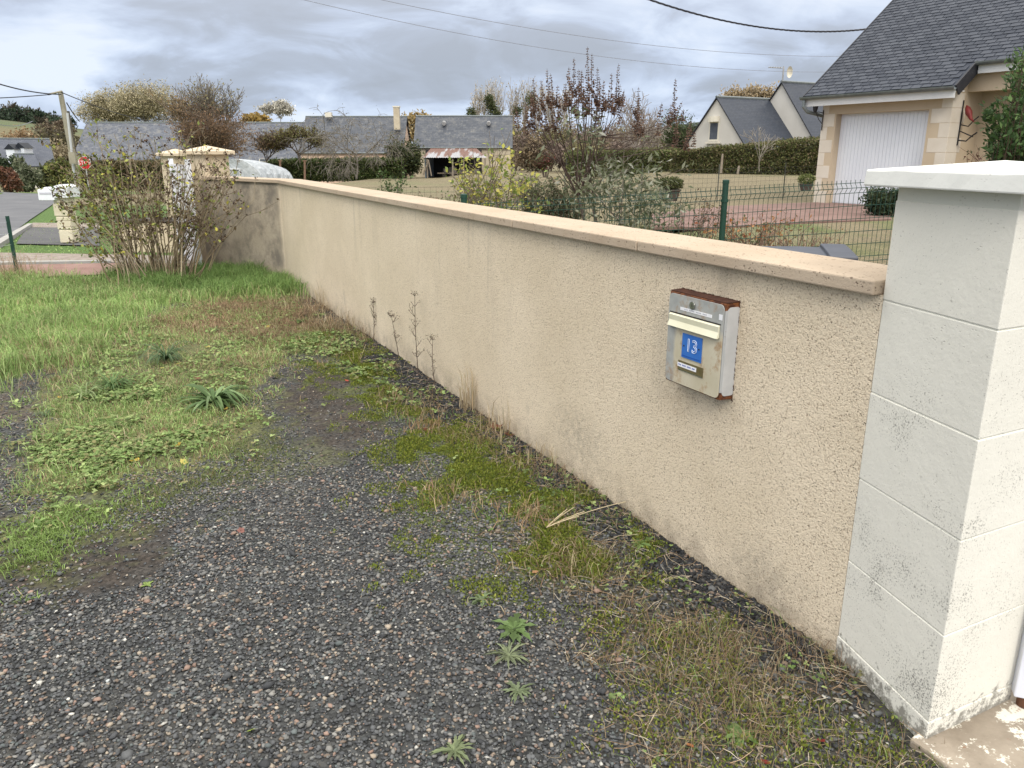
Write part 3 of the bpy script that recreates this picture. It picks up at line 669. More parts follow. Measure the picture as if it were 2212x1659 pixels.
fs+=[tuple(range(5,-1,-1)),tuple(6*(len(xs_)-1)+j for j in range(6))]
mb.poly(vs,fs); lid=mb.build('lid',BIN,be,bevel=.006)
for sgn in(-1,1):
    mb=MB(); mb.tube([Bp(.22,sgn*.2-.03,.09),Bp(.22,sgn*.2+.03,.09)],.09,16); mb.build('wheel',BIN,be)

# ================================================================== HOUSE WITH GARAGE
e1=np.array([.5,-.8660254]); e2=np.array([.8660254,.5]); L0=np.array([7.17,19.18]); GZ=.34
def H(s,k,z): q=L0+e1*s+e2*k; return (q[0],q[1],z)
def hbox(mb,s0,s1,k0,k1,z0,z1,mi=0): mb.hexa([H(s0,k0,z0),H(s1,k0,z0),H(s1,k1,z0),H(s0,k1,z0),H(s0,k0,z1),H(s1,k0,z1),H(s1,k1,z1),H(s0,k1,z1)],mi)
HR=mott('house_beige_render',(.47,.38,.275),(.51,.42,.31),1.5,.9,.15,70); ST=mott('dressed_pale_stone',(.57,.51,.43),(.63,.575,.50),2.5,.85,.12,50)
house=empty('house',(*(L0+e1*3+e2*2),GZ),'beige house with steep slate roof and white garage door','house')
WT=2.66
mb=MB(); DS0,DS1,DZ=.38,2.62,GZ+1.98
hbox(mb,0,DS0,0,.3,GZ-.6,WT); hbox(mb,DS1,3.1,0,.3,GZ-.6,WT); hbox(mb,DS0,DS1,0,.3,DZ,WT)
hbox(mb,0,.28,.3,7,GZ-.6,WT)
hbox(mb,2.82,3.1,.3,1.0,GZ-.6,WT+.4)          # return to the porch
hbox(mb,3.1,3.5,.95,1.2,GZ-.6,WT+.45); hbox(mb,3.5,9,.95,1.2,GZ-.6,WT+.45)      # porch back wall
hbox(mb,3.1,12,.42,.62,WT-.02,WT+.34)         # porch beam
hbox(mb,5.2,5.6,.42,.95,GZ-.6,WT-.02)
# gable triangle on the left
g=[H(0,0,WT),H(0,6.6,WT),H(0,3.3,WT+3.3*.81)]; g2=[H(.28,0,WT),H(.28,6.6,WT),H(.28,3.3,WT+3.3*.81)]
mb.poly(g+g2,[(0,1,2),(5,4,3),(0,3,4,1),(1,4,5,2),(2,5,3,0)])
mb.build('house_walls',HR,house)
# quoins, alternately long and short, standing 4 mm proud
mb=MB(); mb2=MB(); z=GZ+.0; i=0
while z<WT-.05:
    h=.285; z1=min(z+h,WT-.02); a=.20 if i%2 else .34
    if DS0-.01<a: a=DS0-.02
    hbox(mb,-.005,a if i%2==0 else .17,-.005,.31,z+.004,z1-.004)
    a2=.42 if i%2==0 else .22
    hbox(mb2,3.1-a2,3.105,-.005,.30,z+.004,z1-.004)
    hbox(mb2,3.0,3.106,.30,.45 if i%2==0 else .36,z+.004,z1-.004)
    z+=h; i+=1
mb.build('quoin_stones',ST,house,bevel=.004); mb2.build('quoin_stones',ST,house,bevel=.004)
GD=mott('white_garage_door',(.66,.69,.75),(.70,.73,.78),1,.4,spec=.4)
mb=MB(); hbox(mb,DS0,DS1,.19,.23,GZ,DZ)
n=25
for k in range(n):
    a=DS0+(DS1-DS0)*k/n; b_2=DS0+(DS1-DS0)*(k+1)/n
    hbox(mb,a+.0045,b_2-.0045,.183,.192,GZ+.03,DZ-.03)
gdoor=mb.build('garage_door',GD,house)
mb=MB(); hbox(mb,1.95,2.02,.172,.178,GZ+.10,GZ+.32); hbox(mb,2.0,2.3,.150,.176,GZ+.30,GZ+.33); hbox(mb,2.0,2.03,.16,.176,GZ+.08,GZ+.30)
mb.build('door_vent',mott('dark_vent',(.03,.035,.05),(.05,.055,.07),9,.5),gdoor)
# roof: plane through the eave line, 39 degrees
TR=math.tan(R(39.2)); CR_=math.cos(R(39.2)); SR_=math.sin(R(39.2))
EK=-.34; EZ=2.72
def RP(s,d,off=0): # d = distance up the slope, off = above the plane
    k=EK+d*CR_-off*SR_; return H(s,k,EZ+d*SR_+off*CR_)
SL1,SL2=mott('slate_pale',(.038,.045,.062),(.046,.054,.072),3,.55,.2,30,spec=.25),mott('slate_dark',(.031,.037,.052),(.039,.046,.062),3,.6,.2,30,spec=.2)  # two slate tones, shared out at random among the roof slates
mb=MB(); RL=7.4
def slab(mb,s0_,s1_,d0,d1,t0,t1,mi=0): mb.hexa([RP(s0_,d0,t0),RP(s1_,d0,t0),RP(s1_,d1,t0),RP(s0_,d1,t0),RP(s0_,d0,t1),RP(s1_,d0,t1),RP(s1_,d1,t1),RP(s0_,d1,t1)],mi)
UP0=.56/CR_                                   # where the porch eave starts, up the slope
slab(mb,-.28,3.32,0,RL,-.10,-.004); slab(mb,3.32,12,UP0,RL,-.10,-.004); mb.build('roof_deck',SL2,house)
mb=MB(); row=.118; r_=0; rr=random.Random(5)
d=0.0
while d<RL-.1:
    s=-.30-(.11 if r_%2 else 0)
    while s<9.0:
        s_a=max(s,-.30); s_b=s+.222
        if s_b>-.25 and not (s_a>3.20 and d<UP0-.02) and not (s_b>3.36 and d<UP0-.02):
            j=rr.uniform(-.009,.009); t=rr.uniform(.001,.004); mi=0 if rr.random()<.6 else 1; g_=.0075
            # each slate lies on the one below, tail edge proud
            P8=[RP(s_a+g_,d+j,.006),RP(s_b-g_,d+j,.006),RP(s_b-g_,d+row+.03,-.003),RP(s_a+g_,d+row+.03,-.003),RP(s_a+g_,d+j,.012+t),RP(s_b-g_,d+j+rr.uniform(-.005,.005),.012+t),RP(s_b-g_,d+row+.03,.002),RP(s_a+g_,d+row+.03,.002)]
            mb.hexa(P8,mi)
        s+=.222
    d+=row; r_+=1
mb.build('roof_slates',[SL1,SL2],house)
mb=MB(); mb.poly([RP(-.28,RL,-.1),RP(12,RL,-.1),RP(12,RL,0),RP(-.28,RL,0)],[(0,1,2,3)])
kr=EK+RL*CR_; zr=EZ+RL*SR_
mb.poly([H(-.28,kr,zr),H(12,kr,zr),H(12,kr*2-EK,EZ),H(-.28,kr*2-EK,EZ)],[(0,1,2,3)]); mb.build('rear_roof_slope',SL2,house)
ZN=mott('zinc_gutter',(.13,.15,.155),(.19,.21,.215),7,.4,metal=.4); WB=mott('white_fascia',(.66,.67,.68),(.72,.72,.72),3,.5)
DARK=mott('black_verge_trim',(.02,.022,.028),(.03,.03,.035),9,.5)
def gutter(sA,sB,k,z):
    mb=MB(); n_=8; vs=[];fs=[]
    for s in(sA,sB):
        for i in range(n_+1):
            a=math.pi+math.pi*i/n_; vs.append(H(s,k+.062*math.cos(a),z+.07*math.sin(a)))
        for i in range(n_+1):
            a=2*math.pi-math.pi*i/n_; vs.append(H(s,k+.055*math.cos(a),z+.062*math.sin(a)))
    K=2*(n_+1); fs=[(i,(i+1)%K,K+(i+1)%K,K+i) for i in range(K)]+[tuple(range(K-1,-1,-1)),tuple(range(K,2*K))]
    mb.poly(vs,fs); return mb.build('gutter',ZN,house,smooth=False)
gutter(-.34,3.34,EK-.04,EZ-.01); gutter(3.36,12,EK+UP0*CR_-.05,EZ+UP0*SR_-.01)
mb=MB(); hbox(mb,-.26,3.3,EK+.03,EK+.055,EZ-.22,EZ-.06); hbox(mb,-.26,3.3,EK+.055,0,EZ-.10,EZ-.08); k_=EK+UP0*CR_
hbox(mb,3.36,12,k_+.02,k_+.045,EZ+UP0*SR_-.22,EZ+UP0*SR_-.06); hbox(mb,3.3,12,k_+.045,k_+.4,EZ+UP0*SR_-.10,EZ+UP0*SR_-.08); mb.build('fascia',WB,house)
mb=MB(); slab(mb,3.315,3.345,-.02,UP0,-.20,.02); mb.build('verge_trim',DARK,house); mb=MB(); slab(mb,-.315,-.285,0,RL,-.16,.02); mb.build('verge_trim',DARK,house)
mb=MB(); mb.tube([H(-.25,EK-.03,EZ-.08),H(-.25,EK-.03,EZ-.22),H(-.20,EK+.05,EZ-.33),H(-.10,EK+.24,EZ-.38),H(-.06,EK+.50,EZ-.43),H(-.05,1.0,EZ-.47),H(-.05,1.05,GZ)],.042,10); mb.build('downpipe',ZN,house)
# lamp bracket and bird ornament
IR=mott('black_iron',(.02,.018,.02),(.03,.03,.03),9,.6)
lb=empty('wall_lamp',H(-.02,-.1,2.2),'small dark lantern on a scrolled bracket at the left corner of the garage','lamp')
mb=MB(); mb.tube([H(.03,-.02,1.98),H(.03,-.02,2.42)],.012,6); mb.tube([H(.03,-.02,2.12),H(.0,-.12,2.22),H(-.01,-.2,2.35)],.008,6); mb.tube([H(.03,-.02,2.36),H(0,-.12,2.38),H(-.02,-.24,2.37)],.009,6); mb.build('bracket',IR,lb)
mb=MB(); mb.tube([H(-.02,-.24,2.37),H(-.02,-.24,2.42),H(-.02,-.24,2.50),H(-.02,-.24,2.53)],[.03,.05,.065,.01],8); mb.build('lantern',IR,lb)
ob=empty('wall_ornament',H(3.13,.3,2.0),'wrought iron wall bracket with a red bird shape on the porch corner','ornament')
mb=MB(); mb.tube([H(3.12,.32,1.62),H(3.12,.32,2.48)],.014,6); 
mb.tube([H(3.12,.32,1.72),H(3.30,.30,1.70),H(3.42,.28,1.80),H(3.52,.26,1.86)],.014,6); mb.tube([H(3.12,.32,1.90),H(3.28,.3,1.84),H(3.44,.28,1.78)],.012,6); mb.tube([H(3.12,.32,2.02),H(3.3,.3,1.98),H(3.42,.28,2.1),H(3.5,.27,2.16)],.012,6); mb.build('bracket',IR,ob)
mb=MB(); mb.tube([H(3.2,.3,2.38),H(3.23,.3,2.33),H(3.27,.3,2.24),H(3.34,.29,2.12),H(3.42,.28,2.06)],[.010,.05,.065,.03,.008],10); mb.build('bird_figure',mott('red_paint',(.20,.03,.028),(.14,.025,.022),9,.5),ob,smooth=True)
# soil vent etc. potted plants
POT=mott('dark_pot',(.05,.045,.04),(.09,.075,.06),9,.7)
# ================================================================== HOUSES BEHIND
def gable_house(name,label,a,u_,v_,w_,l_,z0,ze,pitch,wallm,roofm,over=.25,wins=(),chim=(),hip=0,cat='house',grp=None,vents=()):
    """a: front-left corner (plan), u_ gable direction (width w_), v_ ridge direction (length l_)"""
    a=np.array(a,float);u_=np.array(u_,float);v_=np.array(v_,float); t=math.tan(R(pitch)); zr=ze+w_/2*t
    e=empty(name,(*(a+u_*w_/2+v_*l_/2),z0),label,cat,grp)
    q=lambda i,j,z:(*(a+u_*i+v_*j),z)
    mb=MB()
    if hip==0:
        pf=[(0,z0),(w_,z0),(w_,ze),(w_/2,zr-.05),(0,ze)]
        vs=[q(i,0,z) for i,z in pf]+[q(i,l_,z) for i,z in pf]
        mb.poly(vs,[(0,1,2,3,4),(9,8,7,6,5)]+[(i,5+i,5+(i+1)%5,(i+1)%5) for i in range(5)])
    else: mb.hexa([q(0,0,z0),q(w_,0,z0),q(w_,l_,z0),q(0,l_,z0),q(0,0,ze),q(w_,0,ze),q(w_,l_,ze),q(0,l_,ze)])
    mb.build('house_walls',wallm,e)
    mb=MB(); sl=(w_/2+over)/math.cos(R(pitch)); O=over
    def slope(i0,i1,zz0,flip):
        th=.09
        c=[q(i0,-O,zz0),q(i0,l_+O,zz0),q(i1,l_+O-hip,zr),q(i1,-O+hip,zr)]
        uv=[(0,0),(l_+2*O,0),(l_+2*O-hip,sl),(hip,sl)]
        if flip: c=c[::-1]; uv=uv[::-1]
        mb.face([(x,y,z+.05) for x,y,z in c],0,uv); mb.face([(x,y,z-.05) for x,y,z in c[::-1]],1)
        for k in range(4):
            x=c[k]; y=c[(k+1)%4]; mb.face([(x[0],x[1],x[2]-.05),(y[0],y[1],y[2]-.05),(y[0],y[1],y[2]+.05),(x[0],x[1],x[2]+.05)],1)
    slope(-O,w_/2,ze-O*t,True); slope(w_+O,w_/2,ze-O*t,False)
    if hip:
        for j0,j1 in((-O,-O+hip),(l_+O,l_+O-hip)):
            c=[q(-O,j0,ze-O*t),q(w_+O,j0,ze-O*t),q(w_/2,j1,zr)]
            if j0>0: c=c[::-1]
            mb.face([(x,y,z+.05) for x,y,z in c],0,[(0,0),(w_+2*O,0),(w_/2+O,sl)])
    roof=mb.build('roof',[roofm,DARK],e)
    mb=MB(); mb.tube([q(w_/2,-O+hip,zr+.05),q(w_/2,l_+O-hip,zr+.05)],.09,6); mb.build('ridge',ZN,roof)
    mb=MB(); mb.tube([q(-O-.05,-O,ze-O*t),q(-O-.05,l_+O,ze-O*t)],.07,6); mb.build('gutter',ZN,e)
    return e,q,zr,roof
def window(e,pts,mat_frame,mat_glass):
    """pts: 4 corners (lower-left, lower-right, upper-right, upper-left), built as frame and pane just proud of the wall"""
    P4=[Vector(p) for p in pts]; nrm=(P4[1]-P4[0]).cross(P4[3]-P4[0]).normalized()
    mb=MB(); c=sum(P4,Vector())/4
    mb.hexa([P4[0]-nrm*.05,P4[1]-nrm*.05,P4[1]+nrm*.04,P4[0]+nrm*.04,P4[3]-nrm*.05,P4[2]-nrm*.05,P4[2]+nrm*.04,P4[3]+nrm*.04]); f=mb.build('window',mat_frame,e)
    k=.80; Q=[c+(p-c)*k for p in P4]; mb=MB(); mb.poly([p+nrm*.045 for p in Q],[(0,1,2,3)]); mb.build('pane',mat_glass,f); return f
GLS=mott('dark_glass',(.06,.07,.09),(.09,.10,.12),3,.15,spec=.6)
SLATE_N=slate_mat('new_slate',(.033,.040,.056),(.043,.051,.068),.30,.14,.04); SLATE_O=slate_mat('weathered_slate',(.052,.060,.076),(.080,.088,.105),.5,.25,.28); SLATE_P=slate_mat('patchy_slate',(.062,.072,.095),(.112,.122,.148),.5,.22,.4)
PALE=mott('pale_grey_render',(.50,.48,.44),(.55,.53,.49),.8,.9); PINK=mott('pink_beige_render',(.52,.38,.29),(.60,.45,.35),.8,.9); BEI=mott('old_beige_wall',(.40,.34,.25),(.52,.46,.35),1.2,.95); CREAM=mott('cream_render',(.60,.565,.48),(.64,.605,.52),1,.9)
# the two gables beyond the right hedge
ap=atY(1550,211,55); half=3.55; t46=math.tan(R(47)); ze=ap.z-half*t46
a0=np.array([ap.x,ap.y])-e1*half
e,q,zr,rf=gable_house('house','pale house beyond the hedge with a small arched window in its lower left gable',a0,e1,e2,2*half,6.0,-.6,ze,47,PALE,SLATE_N,.12)
c=q(half-.9,0,0); window(e,[(*(a0+e1*(half-.55)+(-e2)*.0),ap.z-2.75),(*(a0+e1*(half+.35)),ap.z-2.75),(*(a0+e1*(half+.35)),ap.z-1.45),(*(a0+e1*(half-.55)),ap.z-1.45)],CREAM,GLS)
mb=MB(); qq=a0+e1*(half-.1)-e2*.05; mb.tube([(qq[0],qq[1],ap.z-1.5),(*(qq-e2*.02),ap.z-1.15)],.44,12); mb.build('arched_head',CREAM,e)
mb=MB(); qq=a0+e1*(half-.1)-e2*.08; mb.box((qq[0],qq[1],ap.z-2.83),(1.2,.18,.12),ux=e1); mb.build('sill',CREAM,e)
ap2=atY(1690,178,56.5); half=4.3; ze2=ap2.z-half*math.tan(R(50)); a1_=np.array([ap2.x,ap2.y])-e1*half
e_,q2,zr2,rf2=gable_house('house','taller pale gabled house right of the arched window, partly behind the garage roof',a1_,e1,e2,2*half,9,-.6,ze2,50,PALE,SLATE_N,.12)
mb=MB(); b0=a1_+e1*half
mb.tube([(b0[0],b0[1],ap2.z+.02),(b0[0],b0[1],ap2.z+1.0)],.05,6); mb.tube([(b0[0]-1.0,b0[1],ap2.z+.95),(b0[0]-.1,b0[1],ap2.z+.9)],.035,5)
for k in range(5): mb.tube([(b0[0]-.95+.18*k,b0[1]-.25,ap2.z+.94),(b0[0]-.95+.18*k,b0[1]+.25,ap2.z+.94)],.02,4)
ant=empty('aerial',(b0[0],b0[1],ap2.z),'television aerial with cream satellite dish on the peak of the taller gable','antenna'); mb.build('mast',mott('galvanised',(.3,.3,.3),(.4,.4,.4),5,.5),ant)
mb=MB(); vs=[(b0[0]+.25,b0[1]-.35,ap2.z+.6)]; K=16
for j,(rr_,dd_) in enumerate(((.18,-.03),(.32,-.10))):
    for i in range(K): a=2*math.pi*i/K; vs.append((b0[0]+.25+rr_*.62*math.cos(a),b0[1]-.35+dd_*2,ap2.z+.6+rr_*1.15*math.sin(a)))
mb.poly(vs,[(0,1+i,1+(i+1)%K) for i in range(K)]+[(1+i,1+K+i,1+K+(i+1)%K,1+(i+1)%K) for i in range(K)]); mb.build('dish',CREAM,ant)
for (rq,s_,d_) in ((rf,3.3,4.6),(rf2,2.5,6.0)): pass
# long slate building and barn beyond the field
def front_house(label,xl,xr,yr,ye,Y,z0,pitch,wallm,roofm,hip=0,name='house',rot=0,cat='house'):
    A1=atY(xl,ye,Y); A2=atY(xr,ye,Y); zr=atY((xl+xr)/2,yr,Y+3.2).z; ze=A1.z; t=math.tan(R(pitch)); w_=2*(zr-ze)/t
    # ridge runs left-right (v_), gable direction u_ runs away from the camera
    v_=np.array([1.,0.]); u_=np.array([0.,1.]); l_=A2.x-A1.x
    # mirrored handedness: swap so u_ x v_ stays consistent
    e,q,zr2,rf=gable_house(name,label,(A1.x,A1.y),u_,v_,w_,l_,z0,ze,pitch,wallm,roofm,.2,hip=hip,cat=cat)
    return e,q,zr2,rf,A1,A2,w_
H1=front_house('long low building with patchy grey slate roof left of the copper-leaved tree',158,648,265,345,88,-3.2,42,PINK,SLATE_P)
H2=front_house('long slate-roofed pinkish building with tall chimney in the middle distance',649,868,252,327,88,-3.2,42,PINK,SLATE_O)
H3=front_house('grey hip-roofed barn standing over the rusty lean-to',897,1103,252,315,84,-2.5,44,BEI,SLATE_O,hip=0,name='barn',cat='barn')
cb=atY(859,300,90.0); mb=MB(); mb.box((cb.x,cb.y,atY(859,256,90).z),(.62,.7,2.3)); ch=mb.build('chimney',BEI,H2[0]); mb=MB(); mb.box((cb.x,cb.y,atY(859,256,90).z+1.2),(.75,.8,.14)); mb.build('chimney_cap',CREAM,ch)
cb=atY(710,248,91.5); mb=MB(); mb.box((cb.x,cb.y,cb.z),(.7,.6,.5)); mb.build('chimney_stub',CREAM,H2[0])
for x in(960,1056):
    s_=atY(x,268,86.2); mb=MB(); mb.tube([(s_.x,s_.y-.7,s_.z),(s_.x,s_.y-.1,s_.z+.12),(s_.x,s_.y+.3,s_.z+.15)],[.20,.22,.05],8); mb.build('roof_vent',mott('roof_vent_metal',(.3,.3,.3),(.2,.2,.2),5,.5),H3[0])
for xx in (560,590): 
    pts=[atY(xx,349,87.7),atY(xx+18,349,87.7),atY(xx+18,343,87.7),atY(xx,343,87.7)]; window(H1[0],pts,CREAM,GLS)
# lean-to with rusty corrugated roof
m,nt,b=newmat('rusty_corrugated_iron'); p=wpos(nt); wv=N(nt,'ShaderNodeTexWave',wave_type='BANDS',bands_direction='X'); wv.inputs['Scale'].default_value=.28; wv.inputs['Distortion'].default_value=1.5; nt.links.new(p,wv.inputs['Vector'])
sp=N(nt,'ShaderNodeSeparateXYZ'); nt.links.new(p,sp.inputs[0])
mpx=N(nt,'ShaderNodeMapping'); nt.links.new(p,mpx.inputs[0]); mpx.inputs['Scale'].default_value=(1.1,.12,.12)
c=mixc(nt,thr(nt,M_(nt,'ADD',noise(nt,1.6,3,.6,mpx.outputs[0]),M_(nt,'MULTIPLY',thr(nt,sp.outputs[1],77.5,82.0),.16)),.50,.60),(.33,.33,.345),(.17,.095,.075)); nt.links.new(c,b.inputs['Base Color']); b.inputs['Roughness'].default_value=.6; CORR=m
sh=empty('lean_to_shed',(atY(980,381,79).x,80,tz(-6,79)),'open lean-to shed with rusty corrugated roof against the barn','shed')
l1=atY(912,341,77); l2=atY(1052,341,77); u1=atY(930,321,83.5); u2=atY(1030,321,83.5); zg=tz(-6,79)-.3
mb=MB(); n=56
for i in range(n):
    k0,k1=i/n,(i+1)/n; o0=.04*(i%2); o1=.04*((i+1)%2)
    a=l1.lerp(l2,k0);b_=l1.lerp(l2,k1);c_=u1.lerp(u2,k1);d_=u1.lerp(u2,k0)
    mb.poly([(a.x,a.y,a.z+o0),(b_.x,b_.y,b_.z+o1),(c_.x,c_.y,c_.z+o1),(d_.x,d_.y,d_.z+o0)],[(0,1,2,3)])
mb.build('corrugated_roof',CORR,sh)
TIM=mott('grey_timber',(.22,.18,.14),(.30,.26,.21),3,.9); BLK=mott('dark_boards',(.025,.024,.026),(.04,.04,.042),2,.9); BLU=mott('blue_grey_sheet',(.12,.15,.18),(.17,.20,.23),2,.8)
mb=MB(); mb.hexa([(l1.x+.2,l1.y+.1,zg),(l1.x+.3,l1.y+.1,zg),(u1.x+.3,u1.y,zg),(u1.x+.2,u1.y,zg),(l1.x+.2,l1.y+.1,l1.z-.05),(l1.x+.3,l1.y+.1,l1.z-.05),(u1.x+.3,u1.y,u1.z-.05),(u1.x+.2,u1.y,u1.z-.05)]); mb.build('side_sheet',BLU,sh)
mb=MB(); mb.box(((u1.x+u2.x)/2,83.3,(zg+u1.z)/2-.1),(u2.x-u1.x+1,.1,u1.z-zg)); mb.build('back_wall',BLK,sh)
for x in (923,978,1002,1048):
    s_=atY(x,360,77.3); mb=MB(); mb.box((s_.x,s_.y,(zg+l1.z)/2-.03),(.13,.13,l1.z-zg-.08)); mb.build('post',TIM,sh)
mb=MB(); s_=atY(915,378,76.8); s2=atY(925,345,76.8); mb.tube([s_,s2],.07,5); s_=atY(932,380,76.8); mb.tube([s_,s2],.07,5); mb.build('prop',TIM,sh)
wp=empty('stored_junk',(atY(985,378,79).x,79,zg),'pale boxes and crates stored on a bench under the rusty lean-to','crates')
mb=MB()
for i in range(22):
    x=random.uniform(955,1035); s_=atY(x,random.uniform(366,378),random.uniform(78.5,80)); mb.box(s_,(random.uniform(.25,.6),.4,random.uniform(.25,.6)))
mb.build('boxes',mott('mixed_junk',(.30,.27,.24),(.12,.11,.12),.9,.8),wp)
mb=MB(); s_=atY(990,374,79); mb.box((s_.x,s_.y,s_.z),(4.0,.9,.1)); mb.build('bench',TIM,wp)
# polytunnel
m,nt,b=newmat('polythene'); p=wpos(nt); c=mixc(nt,thr(nt,noise(nt,.9,5,.7,p,2),.4,.65),(.30,.33,.345),(.50,.53,.55)); nt.links.new(c,b.inputs['Base Color']); b.inputs['Roughness'].default_value=.3; b.inputs['Specular IOR Level'].default_value=.5; bump(nt,b,noise(nt,1.4,5,.6,p,3),.9,.12)
tl=empty('polytunnel',(atY(518,380,48).x,48,tz(-16,48)),'translucent plastic polytunnel greenhouse showing above the far wall','greenhouse')
c0=atY(503,343,46); r0=1.5; zc_=c0.z-1.75; vs=[];fs=[]; K=14; NS=10
for j in range(NS+1):
    for i in range(K+1): a=math.pi*i/K; sq=1+.04*math.sin(j*2.2+i); vs.append((c0.x+.04*j+r0*math.cos(a)*sq*1.05,46+.55*j,zc_+1.75*max(0,math.sin(a))**.8*(1-.008*j*j*.3)))
for j in range(NS):
    for i in range(K): k=j*(K+1)+i; fs.append((k,k+1,k+K+2,k+K+1))
mb=MB(); mb.poly(vs,fs+[tuple(range(K,-1,-1)),tuple(NS*(K+1)+i for i in range(K+1))]); cover=mb.build('polythene_cover',m,tl,smooth=False)
mb=MB(); 
for dx in(-.55,.35): mb.tube([(c0.x+dx,45.96,zc_-.3),(c0.x+dx,45.96,zc_+1.2)],.05,4)
mb.tube([(c0.x-.55,45.96,zc_+1.2),(c0.x+.35,45.96,zc_+1.2)],.05,4); mb.build('door_frame',mott('white_frame',(.6,.62,.64),(.6,.62,.64),2,.5),tl)
lg=empty('log_stack',(atY(568,372,50).x,50,tz(-16,50)),'small stack of split logs under a white sheet right of the polytunnel','logs')
s_=atY(568,372,50); mb=MB(); rr=random.Random(2)
for i in range(5):
    for j in range(5): mb.tube([(s_.x-.28+.15*i,49.6,s_.z-.35+.14*j),(s_.x-.28+.15*i+rr.uniform(-.02,.02),50.2,s_.z-.35+.14*j)],.07,6)
mb.build('split_logs',mott('split_wood',(.30,.19,.10),(.20,.12,.07),5,.9),lg)
mb=MB(); mb.box((s_.x,50,s_.z+.42),(1.0,.7,.06)); mb.build('cover_sheet',WP,lg)
# far left white house among the trees
hp=atY(-14,300,92); g_d=np.array([.55,-.835]); r_d=np.array([.835,.55]); hz_=hp.z-3.6*math.tan(R(44))
e,q,zr,rf=gable_house('house','white far-left house with steep slate roof and dormers down the road',(hp.x-g_d[0]*3.6,hp.y-g_d[1]*3.6),g_d,r_d,7.2,5.2,-3.4,hz_,44,CREAM,slate_mat('blue_slate',(.075,.085,.11),(.10,.11,.135),.4,.2,.05),.25)
for k,(x,y) in enumerate(((33,336),(54,333))):
    s_=atY(x,y,89+k*1.0); mb=MB(); mb.box((s_.x,s_.y,s_.z-.1),(.9,1.6,1.5)); dm=mb.build('dormer',mott('dormer_white',(.60,.64,.72),(.66,.69,.75),2,.6),e)
    mb=MB(); mb.poly([(s_.x-.6,s_.y-.9,s_.z+.65),(s_.x+.6,s_.y-.9,s_.z+.65),(s_.x,s_.y-.9,s_.z+1.2),(s_.x-.6,s_.y+.9,s_.z+.65),(s_.x+.6,s_.y+.9,s_.z+.65),(s_.x,s_.y+.9,s_.z+1.2)],[(0,1,2),(5,4,3),(0,2,5,3),(1,4,5,2)]); mb.build('dormer_roof',SLATE_N,dm)
s_=atY(60,352,84); 
e,q,zr,rf=gable_house('house','low cream extension with small slate gable right of the far white house',(s_.x-1.6,s_.y),np.array([.75,-.66]),np.array([-.66,-.75])*-1,2.4,1.6,-3.4,atY(60,357,84).z,42,CREAM,slate_mat('blue_slate_small',(.075,.085,.11),(.10,.11,.135),.4,.2,.05),.15)
# ================================================================== POLE, CABLES, SIGN, MAILBOX POST, T-POST
PC=mott('weathered_pole_concrete',(.24,.22,.17),(.33,.30,.24),1.0,.95)
pb=atY(164,372,52); pt_=atY(130,197,52)
pole=empty('utility_pole',(pb.x,pb.y,tz(pb.x,pb.y)),'leaning grey utility pole with wires at its top beside the road','utility pole')
mb=MB(); dr=(pt_-pb); b0_=pb-dr*.25
mb.tube([b0_,pt_],[.23,.15],8); mb.build('pole_shaft',PC,pole)
s_=atY(169,385,53.2); s2=atY(146,240,53.2); mb=MB(); mb.tube([s_-(s2-s_)*.2,s2],[.17,.12],6); mb.build('strut',mott('dark_timber_pole',(.09,.08,.07),(.13,.11,.09),2,.9),pole)
mb=MB(); a=atY(146,250,51.7); c=atY(160,375,51.7); mb.tube([a.lerp(c,-.05),c.lerp(a,-.1)],.07,5); mb.build('cable_guard',mott('pale_grey_guard',(.45,.46,.48),(.5,.5,.52),3,.6),pole)
mb=MB(); a=atY(104,204,51.8); c=atY(134,197,51.9); mb.tube([a,c],.06,5); mb.box(atY(158,341,51.4),(.4,.3,.7)); mb.build('bracket',PC,pole)
CAB=mott('black_cable',(.035,.036,.045),(.05,.05,.06),5,.6); CAB2=mott('grey_line_wire',(.20,.21,.25),(.25,.26,.3),5,.5)
def cable(label,A1,A2,sag,r,mat,twist=False,n=40):
    A1,A2=Vector(A1),Vector(A2); mb=MB(); pts=[A1.lerp(A2,i/n)-Vector((0,0,4*sag*(i/n)*(1-i/n))) for i in range(n+1)]
    if twist:
        n2_=n*7; fine=[A1.lerp(A2,i/n2_)-Vector((0,0,4*sag*(i/n2_)*(1-i/n2_))) for i in range(n2_+1)]
        for ph in(0,2.1,4.2):
            mb.tube([p+Vector((0,math.cos(i*.45+ph),math.sin(i*.45+ph)))*r*.9 for i,p in enumerate(fine)],r,4,cap=False)
    else: mb.tube(pts,r,4,cap=False)
    return tag(mb.build('overhead_cable',mat),label,'cable')
cable('thick twisted black overhead cable crossing the upper right of the sky',atY(1300,-40,22),atY(1990,40,30),.75,.016,CAB,True)
cable('upper of the two thin wires crossing the sky above the garden',atY(700,-28,30),atY(1960,118,44),.8,.011,CAB2)
cable('lower of the two thin wires crossing the sky above the garden',atY(560,-24,30),atY(1960,150,44),1.0,.011,CAB2)
cable('thick black cable dropping from the left edge of the sky to the leaning pole',atY(-260,60,40),atY(132,204,51.8),.7,.04,CAB)
cable('nearly level black cable running left from the leaning pole',atY(-300,212,38),atY(110,204,51.8),.15,.035,CAB)
cable('lowest thin wire left of the leaning pole, in front of the wooded hill',atY(-140,190,70),atY(70,262,95),1.5,.035,CAB2)
cable('thin wire from the leaning pole toward the slate building',atY(134,200,51.8),atY(330,262,84),.25,.03,CAB)
cable('short stay wire slanting down right of the leaning pole',atY(144,222,51.8),atY(172,262,60),.1,.035,CAB)
